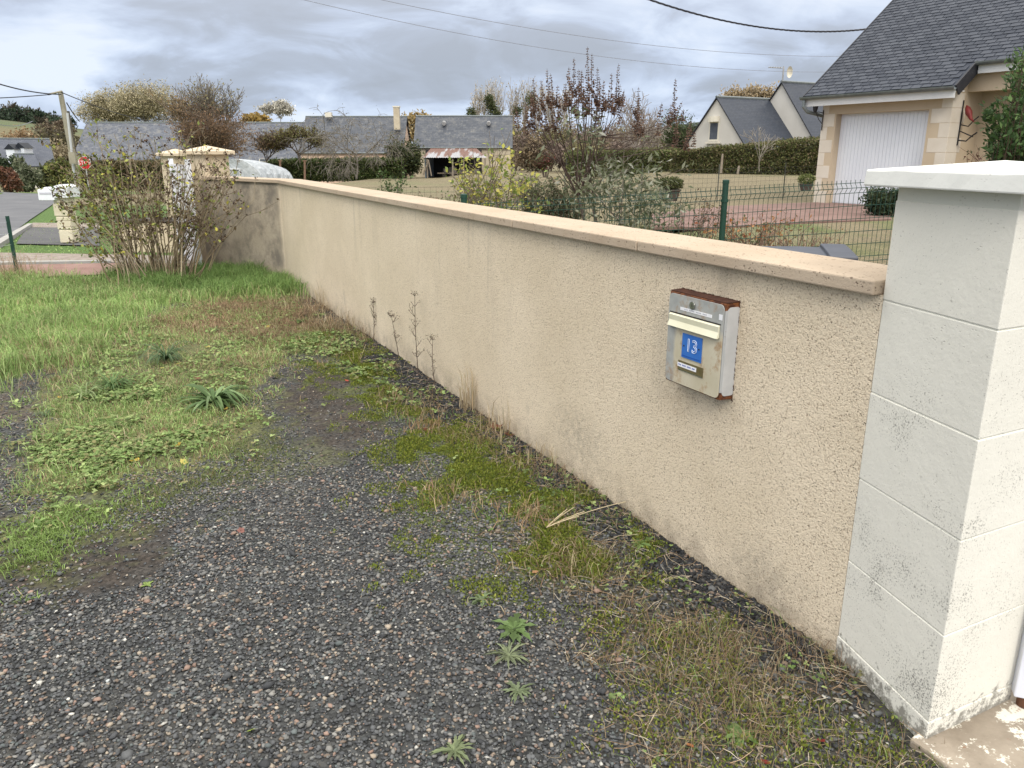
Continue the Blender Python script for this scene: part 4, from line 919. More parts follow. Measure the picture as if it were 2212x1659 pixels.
# stop sign
sg=empty('stop_sign',(atY(183,352,50).x,50,tz(atY(183,352,50).x,50)),'red octagonal stop sign beyond the bush near the leaning pole','road sign')
c=atY(183,352,50); rO=.41
def octa(r,y0,y1): 
    vs=[(c.x+r*math.cos(R(22.5+45*i)),y,c.z+r*math.sin(R(22.5+45*i))) for y in(y0,y1) for i in range(8)]
    return vs,[tuple(range(8)),tuple(range(15,7,-1))]+[(i,8+i,8+(i+1)%8,(i+1)%8) for i in range(8)]
mb=MB(); mb.poly(*octa(rO,c.y,c.y+.03)); pl_=mb.build('sign_rim',mott('sign_white',(.7,.68,.68),(.7,.68,.68),1,.5),sg)
mb=MB(); mb.poly(*octa(rO*.93,c.y-.008,c.y-.001)); mb.build('sign_face',mott('sign_red',(.50,.02,.025),(.45,.02,.025),2,.5),sg)
me=outline_text('STOP',.34,0,0,0,None,None,'lettering',.004,True)
me.transform(Matrix(((1,0,0,c.x),(0,0,-1,c.y-.014),(0,1,0,c.z),(0,0,0,1)))); link('lettering',me,mott('letter_white',(.75,.73,.73),(.75,.73,.73),1,.5),sg)
mb=MB(); mb.tube([(c.x,c.y+.06,tz(c.x,c.y)-.2),(c.x,c.y+.06,c.z+.3)],.035,6); mb.build('sign_post',mott('grey_post',(.35,.35,.35),(.4,.4,.4),2,.5),sg)
# cream stone post with white mailboxes
sp_=empty('mailbox_post',(gnd(152,525).x,gnd(152,525).y,0),'short cream stone post with a white double mailbox on top, left of the bush','mailbox')
q=gnd(152,525); mb=MB()
for k in range(4): mb.box((q.x+random.uniform(-.01,.01),q.y,.12+.22*k),(.235+random.uniform(-.015,.015),.24,.214))
mb.build('stone_post',mott('rough_cream_stone',(.58,.52,.38),(.66,.61,.48),5,.9,.6,30),sp_,bevel=.015)
WMB=mott('white_mailbox',(.72,.75,.78),(.76,.78,.80),3,.4)
for dx,zz in((-.17,.86),(.06,.90)):
    mb=MB(); x0=q.x+dx; P5=[(-.13,0),(.13,0),(.13,.17),(0,.21),(-.13,.17)]
    mb.poly([(x0+a,q.y-.2,zz-.14+b_) for a,b_ in P5]+[(x0+a,q.y+.2,zz-.14+b_) for a,b_ in P5],[(0,1,2,3,4),(9,8,7,6,5)]+[(i,5+i,5+(i+1)%5,(i+1)%5) for i in range(5)]); bx_=mb.build('letter_box',WMB,sp_,bevel=.006)
    mb=MB(); mb.box((x0,q.y-.203,zz-.03),(.2,.006,.03)); mb.build('flap',GREYINK,bx_)
q=gnd(37,590)
tp=empty('fence_post',(q.x,q.y,0),'dark green steel fence post at the left edge of the grass, holding slack wires','fence post')
mb=MB(); mb.box((q.x,q.y,.31),(.045,.008,.80)); mb.box((q.x,q.y+.02,.31),(.006,.035,.80)); mb.build('steel_profile',GREEN,tp)
wf=empty('wire_fence',(q.x-1.2,q.y-.9,0),'slack thin wire fence running left from the dark green steel post','fence')
WI=mott('galvanised_wire',(.42,.45,.47),(.5,.52,.54),9,.4,metal=.5); mb=MB()
Pw=Vector((q.x-2.6,q.y-1.0,0))
for k,z in enumerate((.08,.22,.36,.50,.64)):
    mb.tube([Vector((q.x,q.y-.02,z)).lerp(Vector((Pw.x,Pw.y,z+.05)),t)-Vector((0,0,.12*math.sin(math.pi*t))) for t in np.linspace(0,1,12)],.0022,4,cap=False)
for i in range(1,18):
    t=i/18; z_=-.12*math.sin(math.pi*t)+.05*t; a=Vector((q.x,q.y-.02,0)).lerp(Pw,t); mb.tube([(a.x,a.y,.08+z_),(a.x,a.y,.64+z_)],.0016,4,cap=False)
mb.build('wires',WI,wf)
for k,z in enumerate((.08,.22,.36,.50,.64)): pass
# field fences and posts
ff=empty('wire_fence',(6,19,.2),'thin dark wire mesh fence crossing the field behind the shrubs','fence')
DW=mott('dull_dark_wire',(.06,.065,.055),(.09,.09,.08),9,.7); a=Vector(atY(700,400,17)); c=Vector(atY(1765,360,21.5))
a.z=tz(a.x,a.y)+.85; c.z=tz(c.x,c.y)+.80
mb=MB()
for k in range(8):
    mb.tube([(p.x,p.y,tz(p.x,p.y)+.05+.11*k) for p in [a.lerp(c,t) for t in np.linspace(0,1,30)]],.0028,3,cap=False)
for i in range(95):
    p_=a.lerp(c,i/95); z=tz(p_.x,p_.y); mb.tube([(p_.x,p_.y,z),(p_.x,p_.y,z+.83)],.0022,3,cap=False)
mb.build('mesh_wires',DW,ff)
for i,x in enumerate((700,830,973,1160,1330,1512,1681)):
    t=(x-700)/1065; p_=a.lerp(c,t*1.0); z=tz(p_.x,p_.y); mb=MB(); mb.box((p_.x,p_.y,z+.46),(.022,.022,.95)); mb.build('fence_stake',DW,ff)
RP_=mott('rusty_brown_post',(.16,.10,.07),(.22,.14,.10),3,.9)
for x,lab in((605,'left of two rusty brown posts in front of the far hedge'),(658,'right of two rusty brown posts in front of the far hedge')):
    s_=atY(x,383,66); s2=atY(x,346,66); mb=MB(); mb.tube([(s_.x,66,s_.z-.3),(s2.x,66,s2.z)],.09,6); mb.tube([(s2.x-.14,66,s2.z-.05),(s2.x+.14,66,s2.z-.05)],.05,5); tag(mb.build('timber_post',RP_),lab,'post','rusty posts before the hedge')
for x,y1,y0,lab in((1558,332,366,'tall pale fence stake leaning before the right hedge'),(1594,358,368,'short pale stake stump before the right hedge')):
    s_=atY(x,y0,46); s2=atY(x+3,y1,46); mb=MB(); mb.tube([(s_.x,46,s_.z-.2),s_.lerp(s2,.5),s2],[.07,.065,.05],6); tag(mb.build('timber_stake',TIM),lab,'post')
# ================================================================== VEGETATION
def unit(v): return v/np.maximum(np.linalg.norm(v,axis=1,keepdims=True),1e-9)
def leafarr(P,size,col,aspect=.5,up=.3,dirs=None,rg=rng):
    """one folded rhombus per leaf"""
    n=len(P); P=np.asarray(P,float); size=np.broadcast_to(np.asarray(size,float),(n,))[:,None]
    d=rg.normal(size=(n,3)) if dirs is None else np.asarray(dirs,float)+rg.normal(size=(n,3))*.35
    d=unit(d); nn=rg.normal(size=(n,3)); nn[:,2]+=up*3; s=unit(np.cross(d,nn)); nn=unit(np.cross(s,d))
    a=P; b=P+d*size*.45+s*size*aspect*.5+nn*size*.08; c=P+d*size; e=P+d*size*.45-s*size*aspect*.5+nn*size*.08
    V=np.stack([a,b,c,e],1).reshape(-1,3); F=(np.arange(n)[:,None]*4+np.array([0,1,2,3])).reshape(-1,4)
    C=np.repeat(np.asarray(col,float),4,0); return V,F,C
def pal(cols,n,var=.2,rg=rng,p=None):
    cols=np.array(cols,float); i=rg.choice(len(cols),n,p=p); c=cols[i]*(1+rg.normal(size=(n,1))*var); return np.clip(c,.004,.9)
def tubearr(polys,n=4):
    V=[];F=[];b=0
    for pts,r in polys:
        pts=np.asarray(pts,float); k=len(pts); r=np.broadcast_to(np.asarray(r,float),(k,))
        d=np.gradient(pts,axis=0) if k>1 else np.array([[0,0,1.]]); d=unit(d)
        ref=np.array([.31,.17,.93]) if abs(d[0,2])<.8 else np.array([.93,.31,.17])
        a=unit(np.cross(d,ref)); c=np.cross(d,a); t=np.arange(n)*2*math.pi/n
        ring=pts[:,None,:]+(a[:,None,:]*np.cos(t)[None,:,None]+c[:,None,:]*np.sin(t)[None,:,None])*r[:,None,None]
        V.append(ring.reshape(-1,3)); i=np.arange(k-1)[:,None]*n; j=np.arange(n)[None,:]; j2=(j+1)%n
        F.append((b+np.stack([i+j,i+j2,i+n+j2,i+n+j],-1)).reshape(-1,4)); b+=k*n
    return np.concatenate(V),np.concatenate(F)
def stems(name,polys,cols,parent,n=4):
    V,F=tubearr(polys,n); cnt=[len(p[0])*n for p in polys]
    C=np.concatenate([np.tile(np.array(c),(k,1)) for c,k in zip(cols if len(cols)==len(polys) else [cols[i%len(cols)] for i in range(len(polys))],cnt)])
    return npmesh(name,V,F,STEM,parent,C)
def lf(name,P,size,col,parent,**k):
    V,F,C=leafarr(P,size,col,**k); return npmesh(name,V,F,LEAF,parent,C)
def grow(p,d,ln,r,lv,prm,out,tips,rg):
    """recursive branching: prm = dict(n=[children per level], ang=[deg], k=[length ratio], up=upward pull, wob=wobble)"""
    k=5; pts=[np.array(p,float)]; d=np.array(d,float); d/=np.linalg.norm(d)
    for i in range(k-1):
        d=d+rg.normal(size=3)*prm['wob']; d[2]+=prm['up'][min(lv,len(prm['up'])-1)]; d/=np.linalg.norm(d); pts.append(pts[-1]+d*ln/(k-1))
    pts=np.array(pts); rr=np.linspace(r,r*.55,k); out.append((pts,rr,lv))
    if lv>=len(prm['n']): tips.append((pts[-1],d)); tips.append((pts[2],d)); return
    nc=prm['n'][lv]; a0=rg.uniform(0,6.28)
    for c in range(nc):
        t=prm.get('t0',.35)+(1-prm.get('t0',.35))*(c+1)/nc*rg.uniform(.85,1.0); t=min(t,.999); f=t*(k-1); i=int(f); q=pts[i]+(pts[min(i+1,k-1)]-pts[i])*(f-i)
        dd=pts[min(i+1,k-1)]-pts[i]; dd/=np.linalg.norm(dd); ax=unit(np.cross(dd,[.3,.2,.9])[None])[0]; bx=np.cross(dd,ax)
        a=a0+c*2.4; an=R(prm['ang'][min(lv,len(prm['ang'])-1)]*rg.uniform(.7,1.25)); nd=dd*math.cos(an)+(ax*math.cos(a)+bx*math.sin(a))*math.sin(an)
        grow(q,nd,ln*prm['k'][min(lv,len(prm['k'])-1)]*rg.uniform(.75,1.2),r*.55,lv+1,prm,out,tips,rg)
def tree(name,label,px,ybase,ytop,Y,prm,barkc,leafc=None,nl=0,ls=.2,spread=.5,grp=None,trunkf=.3,seed=1,cat='tree',rad=.02,aspect=.6,ndir=None,base_z=None,width=None,sides=4,lp=None,th=1.0,ball=None,minr=.012):
    rg=np.random.default_rng(seed); b_=atY(px,ybase,Y); t_=atY(px,ytop,Y); h=t_.z-b_.z; z0=b_.z if base_z is None else base_z
    e=empty(name,(b_.x,Y,z0),label,cat,grp); out=[];tips=[]
    d0=[rg.normal()*.03,rg.normal()*.03,1]; p0=np.array([b_.x,Y,z0]); 
    grow(p0,d0,h*trunkf,h*rad*th,0,prm,out,tips,rg)
    # scale the crown so that the top and the width agree with the tree that stands there
    allp=np.concatenate([o[0] for o in out]); hz=allp[:,2].max()-z0; hx=np.percentile(np.abs(allp[:,0]-b_.x),98)
    kz=(t_.z-z0)/hz; kx=kz if width is None else (width/2*Y/FPX)/hx
    sc=np.array([kx,kx,kz]); f=lambda P:(np.asarray(P)-p0)*sc+p0
    tr=[(f(o[0]),np.maximum(o[1],minr)) for o in out if o[2]<=1]; tw_=[(f(o[0]),np.maximum(o[1],minr*.8)) for o in out if o[2]>1]
    bc=np.array(barkc)
    stems('trunk',tr,[tuple(bc*rg.uniform(.8,1.2)) for _ in range(7)],e,6)
    if tw_: stems('branches',tw_,[tuple(bc*rg.uniform(.7,1.3)) for _ in range(11)],e,sides)
    if nl:
        T=f([t[0] for t in tips]); D=np.array([t[1] for t in tips]); i=rg.integers(0,len(T),nl)
        # clumps: some tips carry many leaves, some none
        wgt=rg.random(len(T))**1.6; i=rg.choice(len(T),nl,p=wgt/wgt.sum())
        P=T[i]+rg.normal(size=(nl,3))*h*spread*.1+D[i]*rg.uniform(-.5,.3,(nl,1))*h*.04
        lf('crown',P,ls*rg.uniform(.6,1.4,nl),pal(leafc,nl,.25,rg,lp),e,aspect=aspect,rg=rg)
    return e,f,tips
UPR=dict(n=[8,6,5,4],ang=[22,25,28,30],k=[1.5,.62,.55,.5],up=[.05,.14,.12,.08],wob=.07,t0=.3)
POP=dict(n=[9,5,4],ang=[12,20,26],k=[2.0,.40,.5],up=[.02,.10,.10],wob=.05,t0=.15)
SPR=dict(n=[6,6,5,4],ang=[52,48,45,45],k=[1.15,.62,.6,.55],up=[0,.03,-.03,-.06],wob=.16,t0=.55)
DRP=dict(n=[7,6,5,4],ang=[58,52,50,48],k=[1.5,.62,.6,.55],up=[0,.02,-.12,-.20],wob=.13,t0=.5)
BUSHY=dict(n=[10,6,5,3],ang=[38,34,34,36],k=[1.9,.6,.55,.5],up=[0,.06,.05,.02],wob=.12,t0=.05)
ROUND=dict(n=[7,6,5,4],ang=[42,42,42,40],k=[1.1,.65,.6,.5],up=[0,.05,.03,0],wob=.12,t0=.4)
ORD=['first','second','third','fourth','fifth','sixth','seventh','eighth','ninth','tenth','eleventh','twelfth']
# --- trees of the middle distance
WIL=[(.42,.37,.23),(.50,.44,.30),(.33,.30,.18),(.24,.22,.13)]
tree('willow_tree','pale yellow-grey willow, left of the pair standing above the slate roof',238,278,194,125,BUSHY,(.13,.11,.08),WIL,16000,.30,.75,None,.2,11,width=104,aspect=.4)
tree('willow_tree','taller yellow-grey willow with open crown, right of the pair above the slate roof',316,278,176,122,BUSHY,(.13,.11,.08),WIL,15000,.30,.70,None,.2,12,width=128,aspect=.4)
tree('copper_bush','dense copper-brown tree standing in front of the long slate roof',448,366,216,60,dict(n=[12,6,5,3],ang=[26,30,32,34],k=[2.2,.6,.55,.5],up=[0,.08,.06,.03],wob=.12,t0=.02),(.13,.095,.07),[(.19,.115,.065),(.15,.095,.06),(.24,.155,.09),(.12,.085,.055)],13000,.14,.6,None,.22,13,width=165,aspect=.45,minr=.016)
tree('bare_tree','tall thin bare tree rising behind the copper-brown tree',478,330,158,64,UPR,(.17,.15,.125),[(.24,.22,.12),(.30,.26,.14)],700,.17,.4,None,.30,14,width=105,minr=.018)
tree('bare_tree','brownish upright leafless tree left of the tall thin tree',425,340,182,66,UPR,(.18,.14,.10),[(.26,.18,.09)],1700,.16,.4,None,.28,15,width=105,minr=.018)
tree('young_tree','small whitish round tree on the skyline over the slate roof',606,268,214,130,ROUND,(.30,.28,.26),[(.52,.50,.44),(.44,.42,.36)],1900,.35,.7,None,.3,16,width=64,minr=.03)
tree('yellow_tree','small golden tree top showing over the roof ridge',556,270,246,120,ROUND,(.2,.16,.09),[(.36,.25,.08),(.28,.20,.07)],2600,.42,.7,None,.3,17,width=44)
tree('pruned_tree','narrow fan-shaped pruned bush in front of the long low building',576,358,272,70,UPR,(.10,.075,.055),[(.17,.11,.06),(.10,.075,.045)],1700,.15,.45,None,.2,18,width=85,minr=.02)
tree('pruned_tree','squat knotted pruned tree with olive regrowth right of the fan-shaped bush',648,352,268,69,dict(n=[6,5,6,5],ang=[55,35,30,28],k=[1.4,.6,.55,.5],up=[0,.14,.10,.06],wob=.18,t0=.6),(.09,.07,.055),[(.17,.165,.06),(.14,.11,.06)],4200,.15,.6,None,.3,19,width=120,th=1.6,minr=.02)
tree('fruit_tree','wide bare fruit tree with drooping lichened twigs in the straw field',770,386,226,68,DRP,(.15,.135,.115),[(.17,.16,.10)],500,.13,.5,None,.28,20,width=235,th=.8,minr=.015)
tree('evergreen_bush','dark evergreen bush left of the rusty lean-to',888,386,288,76,BUSHY,(.07,.06,.045),[(.045,.062,.025),(.065,.08,.03),(.09,.095,.04),(.03,.042,.02)],7500,.24,.62,None,.2,21,width=78,aspect=.5)
tree('yellow_tree','golden-leaved tree behind the gap between chimney and barn',908,318,246,110,ROUND,(.2,.16,.09),[(.36,.27,.12),(.30,.22,.10),(.42,.36,.22)],6000,.42,.7,None,.3,22,width=74)
for i,(x,yt,wd) in enumerate(((1025,182,34),(1046,176,40),(1078,172,46),(1104,176,40),(1130,174,42),(1160,178,40),(1190,182,40),(1218,188,40))):
    tree('poplar_tree',ORD[i]+' pale bare poplar from the left in the skyline row behind the barn',x,300,yt-9,150,POP,(.40,.37,.33),[(.44,.39,.30)],260,.30,.35,'row of bare poplars behind the barn',.28,30+i,width=wd,minr=.034,rad=.010)
for i,(x,y,r_) in enumerate(((1060,226,.9),(1066,240,1.1),(1056,214,.7),(1073,250,.8),(1018,244,.8),(1148,215,1.0),(1118,240,.7),(1090,258,.6))):
    p0=atY(x,y,147); n=320; P_=np.array(p0)+rng.normal(size=(n,3))*r_*.5; o=lf('mistletoe',P_,.42,pal([(.06,.08,.035),(.09,.10,.04)],n),None); tag(o,ORD[[1060,1066,1056,1073,1018,1148,1118,1090].index(x)]+' dark green mistletoe ball in the bare poplars behind the barn','mistletoe','mistletoe balls in the poplars')
for i,(x,yt) in enumerate(((1572,184),(1598,180),(1622,178),(1648,180),(1672,182))):
    tree('poplar_tree',ORD[i]+' straw-coloured poplar top from the left behind the ridge of the arched-window house',x,290,yt+4,160,ROUND,(.26,.21,.14),[(.42,.34,.22),(.34,.27,.17)],3000,.50,.5,'poplars behind the far gabled house',.3,50+i,width=44,minr=.04)
# --- brown wood behind the field
k=0
WOOD=((1115,268,70,118),(1150,258,80,112),(1095,262,60,130),(1190,262,90,106),(1235,256,90,110),(1282,262,90,104),(1330,258,90,110),(1375,270,80,100),(1410,264,90,108),(1452,272,80,102),(1490,278,70,96),(1225,290,80,90),(1300,292,90,92),(1400,296,80,90),(1465,300,70,88),(1162,296,70,92),(1350,300,70,88),(1260,304,70,86))
WOOD=sorted(WOOD)
for x,yt,wd,Y in WOOD:
    cc=[[(.22,.17,.115),(.16,.13,.09),(.28,.21,.13)],[(.19,.18,.085),(.25,.225,.11),(.14,.13,.07)],[(.19,.145,.12),(.24,.18,.145),(.14,.11,.09)]][k%3]
    desc=['brown leafless tree in the wood behind the field','olive-tinted autumn tree in the wood behind the field','purplish-brown twiggy tree in the wood behind the field'][k%3]
    tree('autumn_tree',ORD[k//3]+' '+desc+', counted from the left',x,372,yt,Y,BUSHY,(.13,.10,.08),cc,3600,.38,.75,['brown trees of the wood','olive trees of the wood','purplish trees of the wood'][k%3],.22,70+k,width=wd,minr=.03,aspect=.4); k+=1
tree('bare_tree','bare round-crowned tree with pale trunk behind the brown flower spikes',1372,372,192,62,ROUND,(.22,.19,.165),None,0,.1,.4,None,.42,90,width=120,minr=.022,th=.9)
tree('evergreen_tree','feathery dark green evergreen left of the pale gabled house',1478,352,236,78,BUSHY,(.07,.06,.04),[(.06,.085,.035),(.09,.11,.05),(.05,.065,.03)],6500,.26,.6,None,.22,91,width=76,aspect=.35)
tree('young_tree','small leafless sapling with pale trunk in front of the clipped hedge',1640,370,272,44,dict(n=[5,4,4],ang=[28,30,32],k=[1.3,.6,.5],up=[.03,.08,.05],wob=.1,t0=.5),(.26,.235,.20),None,0,.1,.4,None,.38,92,width=78,minr=.012,th=.7)
# --- hedges
def hedge(label,px0,px1,yt0,yt1,yb,Y,depth,cols,n,ls,seed,p=None,Y1=None,name='hedge'):
    rg=np.random.default_rng(seed); Y1=Y1 or Y; a=atY(px0,yb,Y); c=atY(px1,yb,Y1); ta=atY(px0,yt0,Y).z; tc=atY(px1,yt1,Y1).z; zb=min(a.z,c.z)-.3
    e=empty(name,((a.x+c.x)/2,(Y+Y1)/2,zb),label,'hedge'); u_=np.array([c.x-a.x,Y1-Y]); ln=np.linalg.norm(u_); u_/=ln; v_=np.array([-u_[1],u_[0]])
    t=rg.random(n)*ln; face=rg.random(n); zt=ta+(tc-ta)*t/ln; hh=zt-zb
    k_=rg.random(n); bulge=(fbm(t*.6,k_*3*hh,3,1)-.5)*.5
    off=np.where(face<.62,-.0+bulge*.6,rg.random(n)*depth); z=np.where(face<.62,zb+k_*hh,zt+(fbm(t*.8,off,3,1)-.5)*.22+rg.random(n)*.10)
    P_=np.stack([a.x+u_[0]*t+v_[0]*off,Y+u_[1]*t+v_[1]*off,z],1)+rg.normal(size=(n,3))*.06
    C=pal(cols,n,.25,rg,p)*(.75+.6*fbm(t*.25+seed,z*.8,3,1))[:,None]
    V,F,Cc=leafarr(P_,ls*rg.uniform(.6,1.4,n),C,rg=rg)
    # dark twiggy inside
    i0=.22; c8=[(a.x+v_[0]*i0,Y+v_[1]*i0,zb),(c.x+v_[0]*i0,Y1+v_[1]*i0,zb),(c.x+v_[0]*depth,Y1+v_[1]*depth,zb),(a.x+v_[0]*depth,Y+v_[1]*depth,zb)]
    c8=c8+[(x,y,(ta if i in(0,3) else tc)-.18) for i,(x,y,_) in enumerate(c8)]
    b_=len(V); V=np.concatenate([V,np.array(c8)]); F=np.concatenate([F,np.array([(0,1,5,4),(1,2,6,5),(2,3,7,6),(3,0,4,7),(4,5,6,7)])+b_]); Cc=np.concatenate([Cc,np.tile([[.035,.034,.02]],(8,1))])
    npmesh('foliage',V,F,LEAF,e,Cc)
    tw=[]
    for i in range(int(ln*1.2)):
        s_=rg.random()*ln; q=np.array([a.x+u_[0]*s_+v_[0]*depth*.4,Y+u_[1]*s_+v_[1]*depth*.4]); tw.append((np.array([[q[0],q[1],zb],[q[0]+rg.normal()*.1,q[1]-.1,zb+(ta-zb)*.5],[q[0]+rg.normal()*.2,q[1]-.2,ta+.05]]),[.04,.03,.01]))
    stems('stems',tw,[(.10,.08,.06)],e); return e
hedge('dark green leafy hedge in front of the pinkish slate-roofed buildings',580,872,349,346,384,74,2.2,[(.05,.075,.02),(.08,.115,.03),(.035,.05,.02),(.12,.13,.05)],15000,.20,1)
hedge('olive green low hedge behind the shrubs, left of the tall hedge',1225,1462,334,326,372,54,1.6,[(.11,.14,.04),(.15,.165,.06),(.07,.09,.035),(.17,.14,.08)],12000,.15,2)
hedge('tall clipped green-brown hedge in front of the pale gabled houses',1450,1790,330,300,369,50,1.8,[(.10,.115,.04),(.15,.155,.055),(.17,.135,.075),(.07,.08,.035)],22000,.13,3,Y1=44)
hedge('brownish beech hedge seen through the twiggy bush, below the stop sign',166,372,352,352,402,57,1.5,[(.13,.11,.05),(.085,.09,.035),(.17,.12,.06),(.06,.065,.03)],11000,.14,4)
# --- roadside shrubs and hill on the left
def blob(label,px,py,w_,h_,Y,cols,n,ls,seed,name='shrub',zb=None,grp=None,cat='shrub'):
    rg=np.random.default_rng(seed); c=atY(px,py,Y); k=Y/FPX; rx,rz=w_*k/2,h_*k/2
    e=empty(name,(c.x,Y,c.z-rz),label,cat,grp); nl=9; cl=rg.normal(size=(nl,3))*[rx*.45,rx*.4,rz*.38]; rs=rg.uniform(.35,.6,nl)
    i=rg.integers(0,nl,n); d=unit(rg.normal(size=(n,3))); P_=np.array([c.x,Y,c.z])+cl[i]+d*(rs[i]*rg.uniform(.55,1.08,n))[:,None]*[rx,rx,rz]
    zmin=c.z-rz; P_[:,2]=np.maximum(P_[:,2],zmin+rg.random(n)*.2); lt=rg.uniform(.75,1.2,nl)[i][:,None]
    lf('crown',P_,ls*rg.uniform(.6,1.4,n),pal(cols,n,.22,rg)*lt,e,rg=rg)
    b0=np.array([c.x,Y,zmin-1.0]); stems('trunk',[(np.array([b0+[rg.normal()*.05,0,0],(b0+np.array([c.x,Y,c.z])+cl[j])/2,np.array([c.x,Y,c.z])+cl[j]]),[.09*k*26,.05*k*26,.02]) for j in range(6)],[(.11,.09,.07)],e)
    return e
blob('dark green conifer-like shrub at the far left edge beyond the road',0,372,56,84,60,[(.04,.065,.03),(.06,.085,.04)],2600,.24,101)
blob('red-leaved shrub at the left edge of the road',10,385,36,58,50,[(.17,.075,.05),(.20,.10,.06),(.12,.07,.05)],1800,.17,102)
blob('grey-green rounded shrub beside the road, right of the red-leaved one',52,376,52,66,56,[(.17,.19,.12),(.22,.23,.15),(.11,.13,.08)],3000,.22,103)
blob('deep green shrub at the bend of the road',84,388,34,46,58,[(.05,.06,.03),(.08,.09,.04),(.03,.04,.02)],1800,.2,104)
blob('yellowish green shrub beside the bend of the road, left of the leaning pole',128,378,60,56,58,[(.15,.17,.05),(.20,.19,.06),(.09,.11,.04)],2800,.2,105)
blob('dark shrub against the foot of the leaning pole',104,372,44,64,60,[(.07,.085,.035),(.05,.06,.03),(.12,.12,.05)],2400,.22,106)
tree('autumn_tree','pale tan feathery tree behind the white dormer house',85,380,300,100,BUSHY,(.2,.16,.11),[(.30,.25,.16),(.24,.20,.13),(.36,.31,.21)],6000,.42,.7,None,.2,107,width=95)
tree('autumn_tree','rusty brown upright tree on the slope above the white dormer house',48,365,276,130,UPR,(.18,.12,.08),[(.24,.16,.09),(.30,.21,.12)],3200,.45,.6,None,.25,108,width=66)
tree('autumn_tree','dark olive-brown tree just left of the leaning pole',138,390,280,110,BUSHY,(.10,.08,.06),[(.11,.10,.055),(.08,.07,.045),(.15,.13,.07)],6500,.42,.8,None,.2,109,width=90)
tree('autumn_tree','brown twiggy tree in front of the hill, right of the rusty brown tree',105,330,262,180,BUSHY,(.13,.10,.08),[(.16,.12,.08),(.12,.10,.07)],3600,.6,.8,None,.2,110,width=66)
for i,(x,y) in enumerate(sorted(((4,246),(20,240),(36,248),(52,244),(66,250),(80,246),(94,252),(108,254),(122,258),(136,262),(150,262),(-8,238),(28,254),(60,256),(90,262),(118,268),(10,258),(44,262)))):
    Yh=600-8*(i%3); blob([(ORD+['thirteenth','fourteenth'])[i-i//4]+' dark green pine from the left on the wooded hill','brown broadleaf tree '+['at the left end','left of the middle','right of the middle','at the right end','beyond'][i//4]+' of the pines on the wooded hill'][i%4==3],x,y+4,34,30,Yh,[[(.035,.055,.032),(.05,.075,.042),(.03,.04,.03)],[(.09,.08,.055),(.07,.06,.045)]][i%4==3],420,2.2,200+i,['pine_tree','oak_tree'][i%4==3],grp=['pines on the hill','broadleaf trees on the hill'][i%4==3],cat='tree')
tree('oak_tree','brown leafless tree in the middle of the hill pasture, behind the leaning pole',134,300,262,350,ROUND,(.16,.12,.09),[(.17,.13,.09),(.13,.10,.07)],1600,1.5,.8,None,.3,240,width=36,minr=.15)
blob('small red-leaved shrub against the hedge left of the bare tree',1178,352,46,38,60,[(.12,.045,.035),(.10,.06,.04),(.07,.07,.03)],900,.2,120)
# ================================================================== GARDEN SHRUBS BEHIND THE WALL
def Z3(x,y,Y): return np.array(atY((1100+x/3.073)/1.15732,(100+y/3.073)/1.15732,Y))
def bez(a,b,bend,n=9,rg=rng):
    t=np.linspace(0,1,n)[:,None]; a=np.array(a);b=np.array(b); m=(a+b)/2+np.array(bend); return (1-t)**2*a+2*t*(1-t)*m+t*t*b
bud=empty('butterfly_bush',(.9,9.6,tz(.9,9.6)),'tall shrub with upright dried brown flower spikes and grey-green leaves behind the mesh fence','shrub')
rg=np.random.default_rng(77); YB=9.6
bases=[Z3(1060,1190,YB),Z3(1160,1180,YB+.3),Z3(1390,1400,YB-.4)]
for q in bases: q[2]=q[2]
root=np.array([bases[0][0]+.25,YB,tz(1,YB)])
polys=[];cols=[];SPK=[]
tops=[(715,295,230),(775,305,200),(822,220,260),(848,255,240),(990,205,300),(1030,135,300),(1065,225,230),(1090,230,230),(1133,50,480),(1168,100,300),(1210,210,300),(1225,285,260),(1255,310,220),(1318,255,260),(1372,180,320),(1385,340,150),(1415,380,130),(700,385,200),(655,480,160),(580,500,130),(575,590,90),(905,345,160),(918,400,200),(1525,360,240),(1535,430,260),(1810,295,300),(1705,480,110),(1775,490,150),(1870,530,90),(1910,660,160),(1395,520,120),(1200,400,200),(640,600,120),(700,490,180),(860,480,200),(750,420,200),(965,330,200),(1010,300,230),(1150,330,200),(1270,400,140),(1340,400,150),(1560,560,150),(1690,620,110),(1820,600,180),(1960,700,120),(1050,400,160),(1110,420,160),(800,520,150),(880,600,120),(1540,620,120),(1930,620,120)]
MAINS=[]
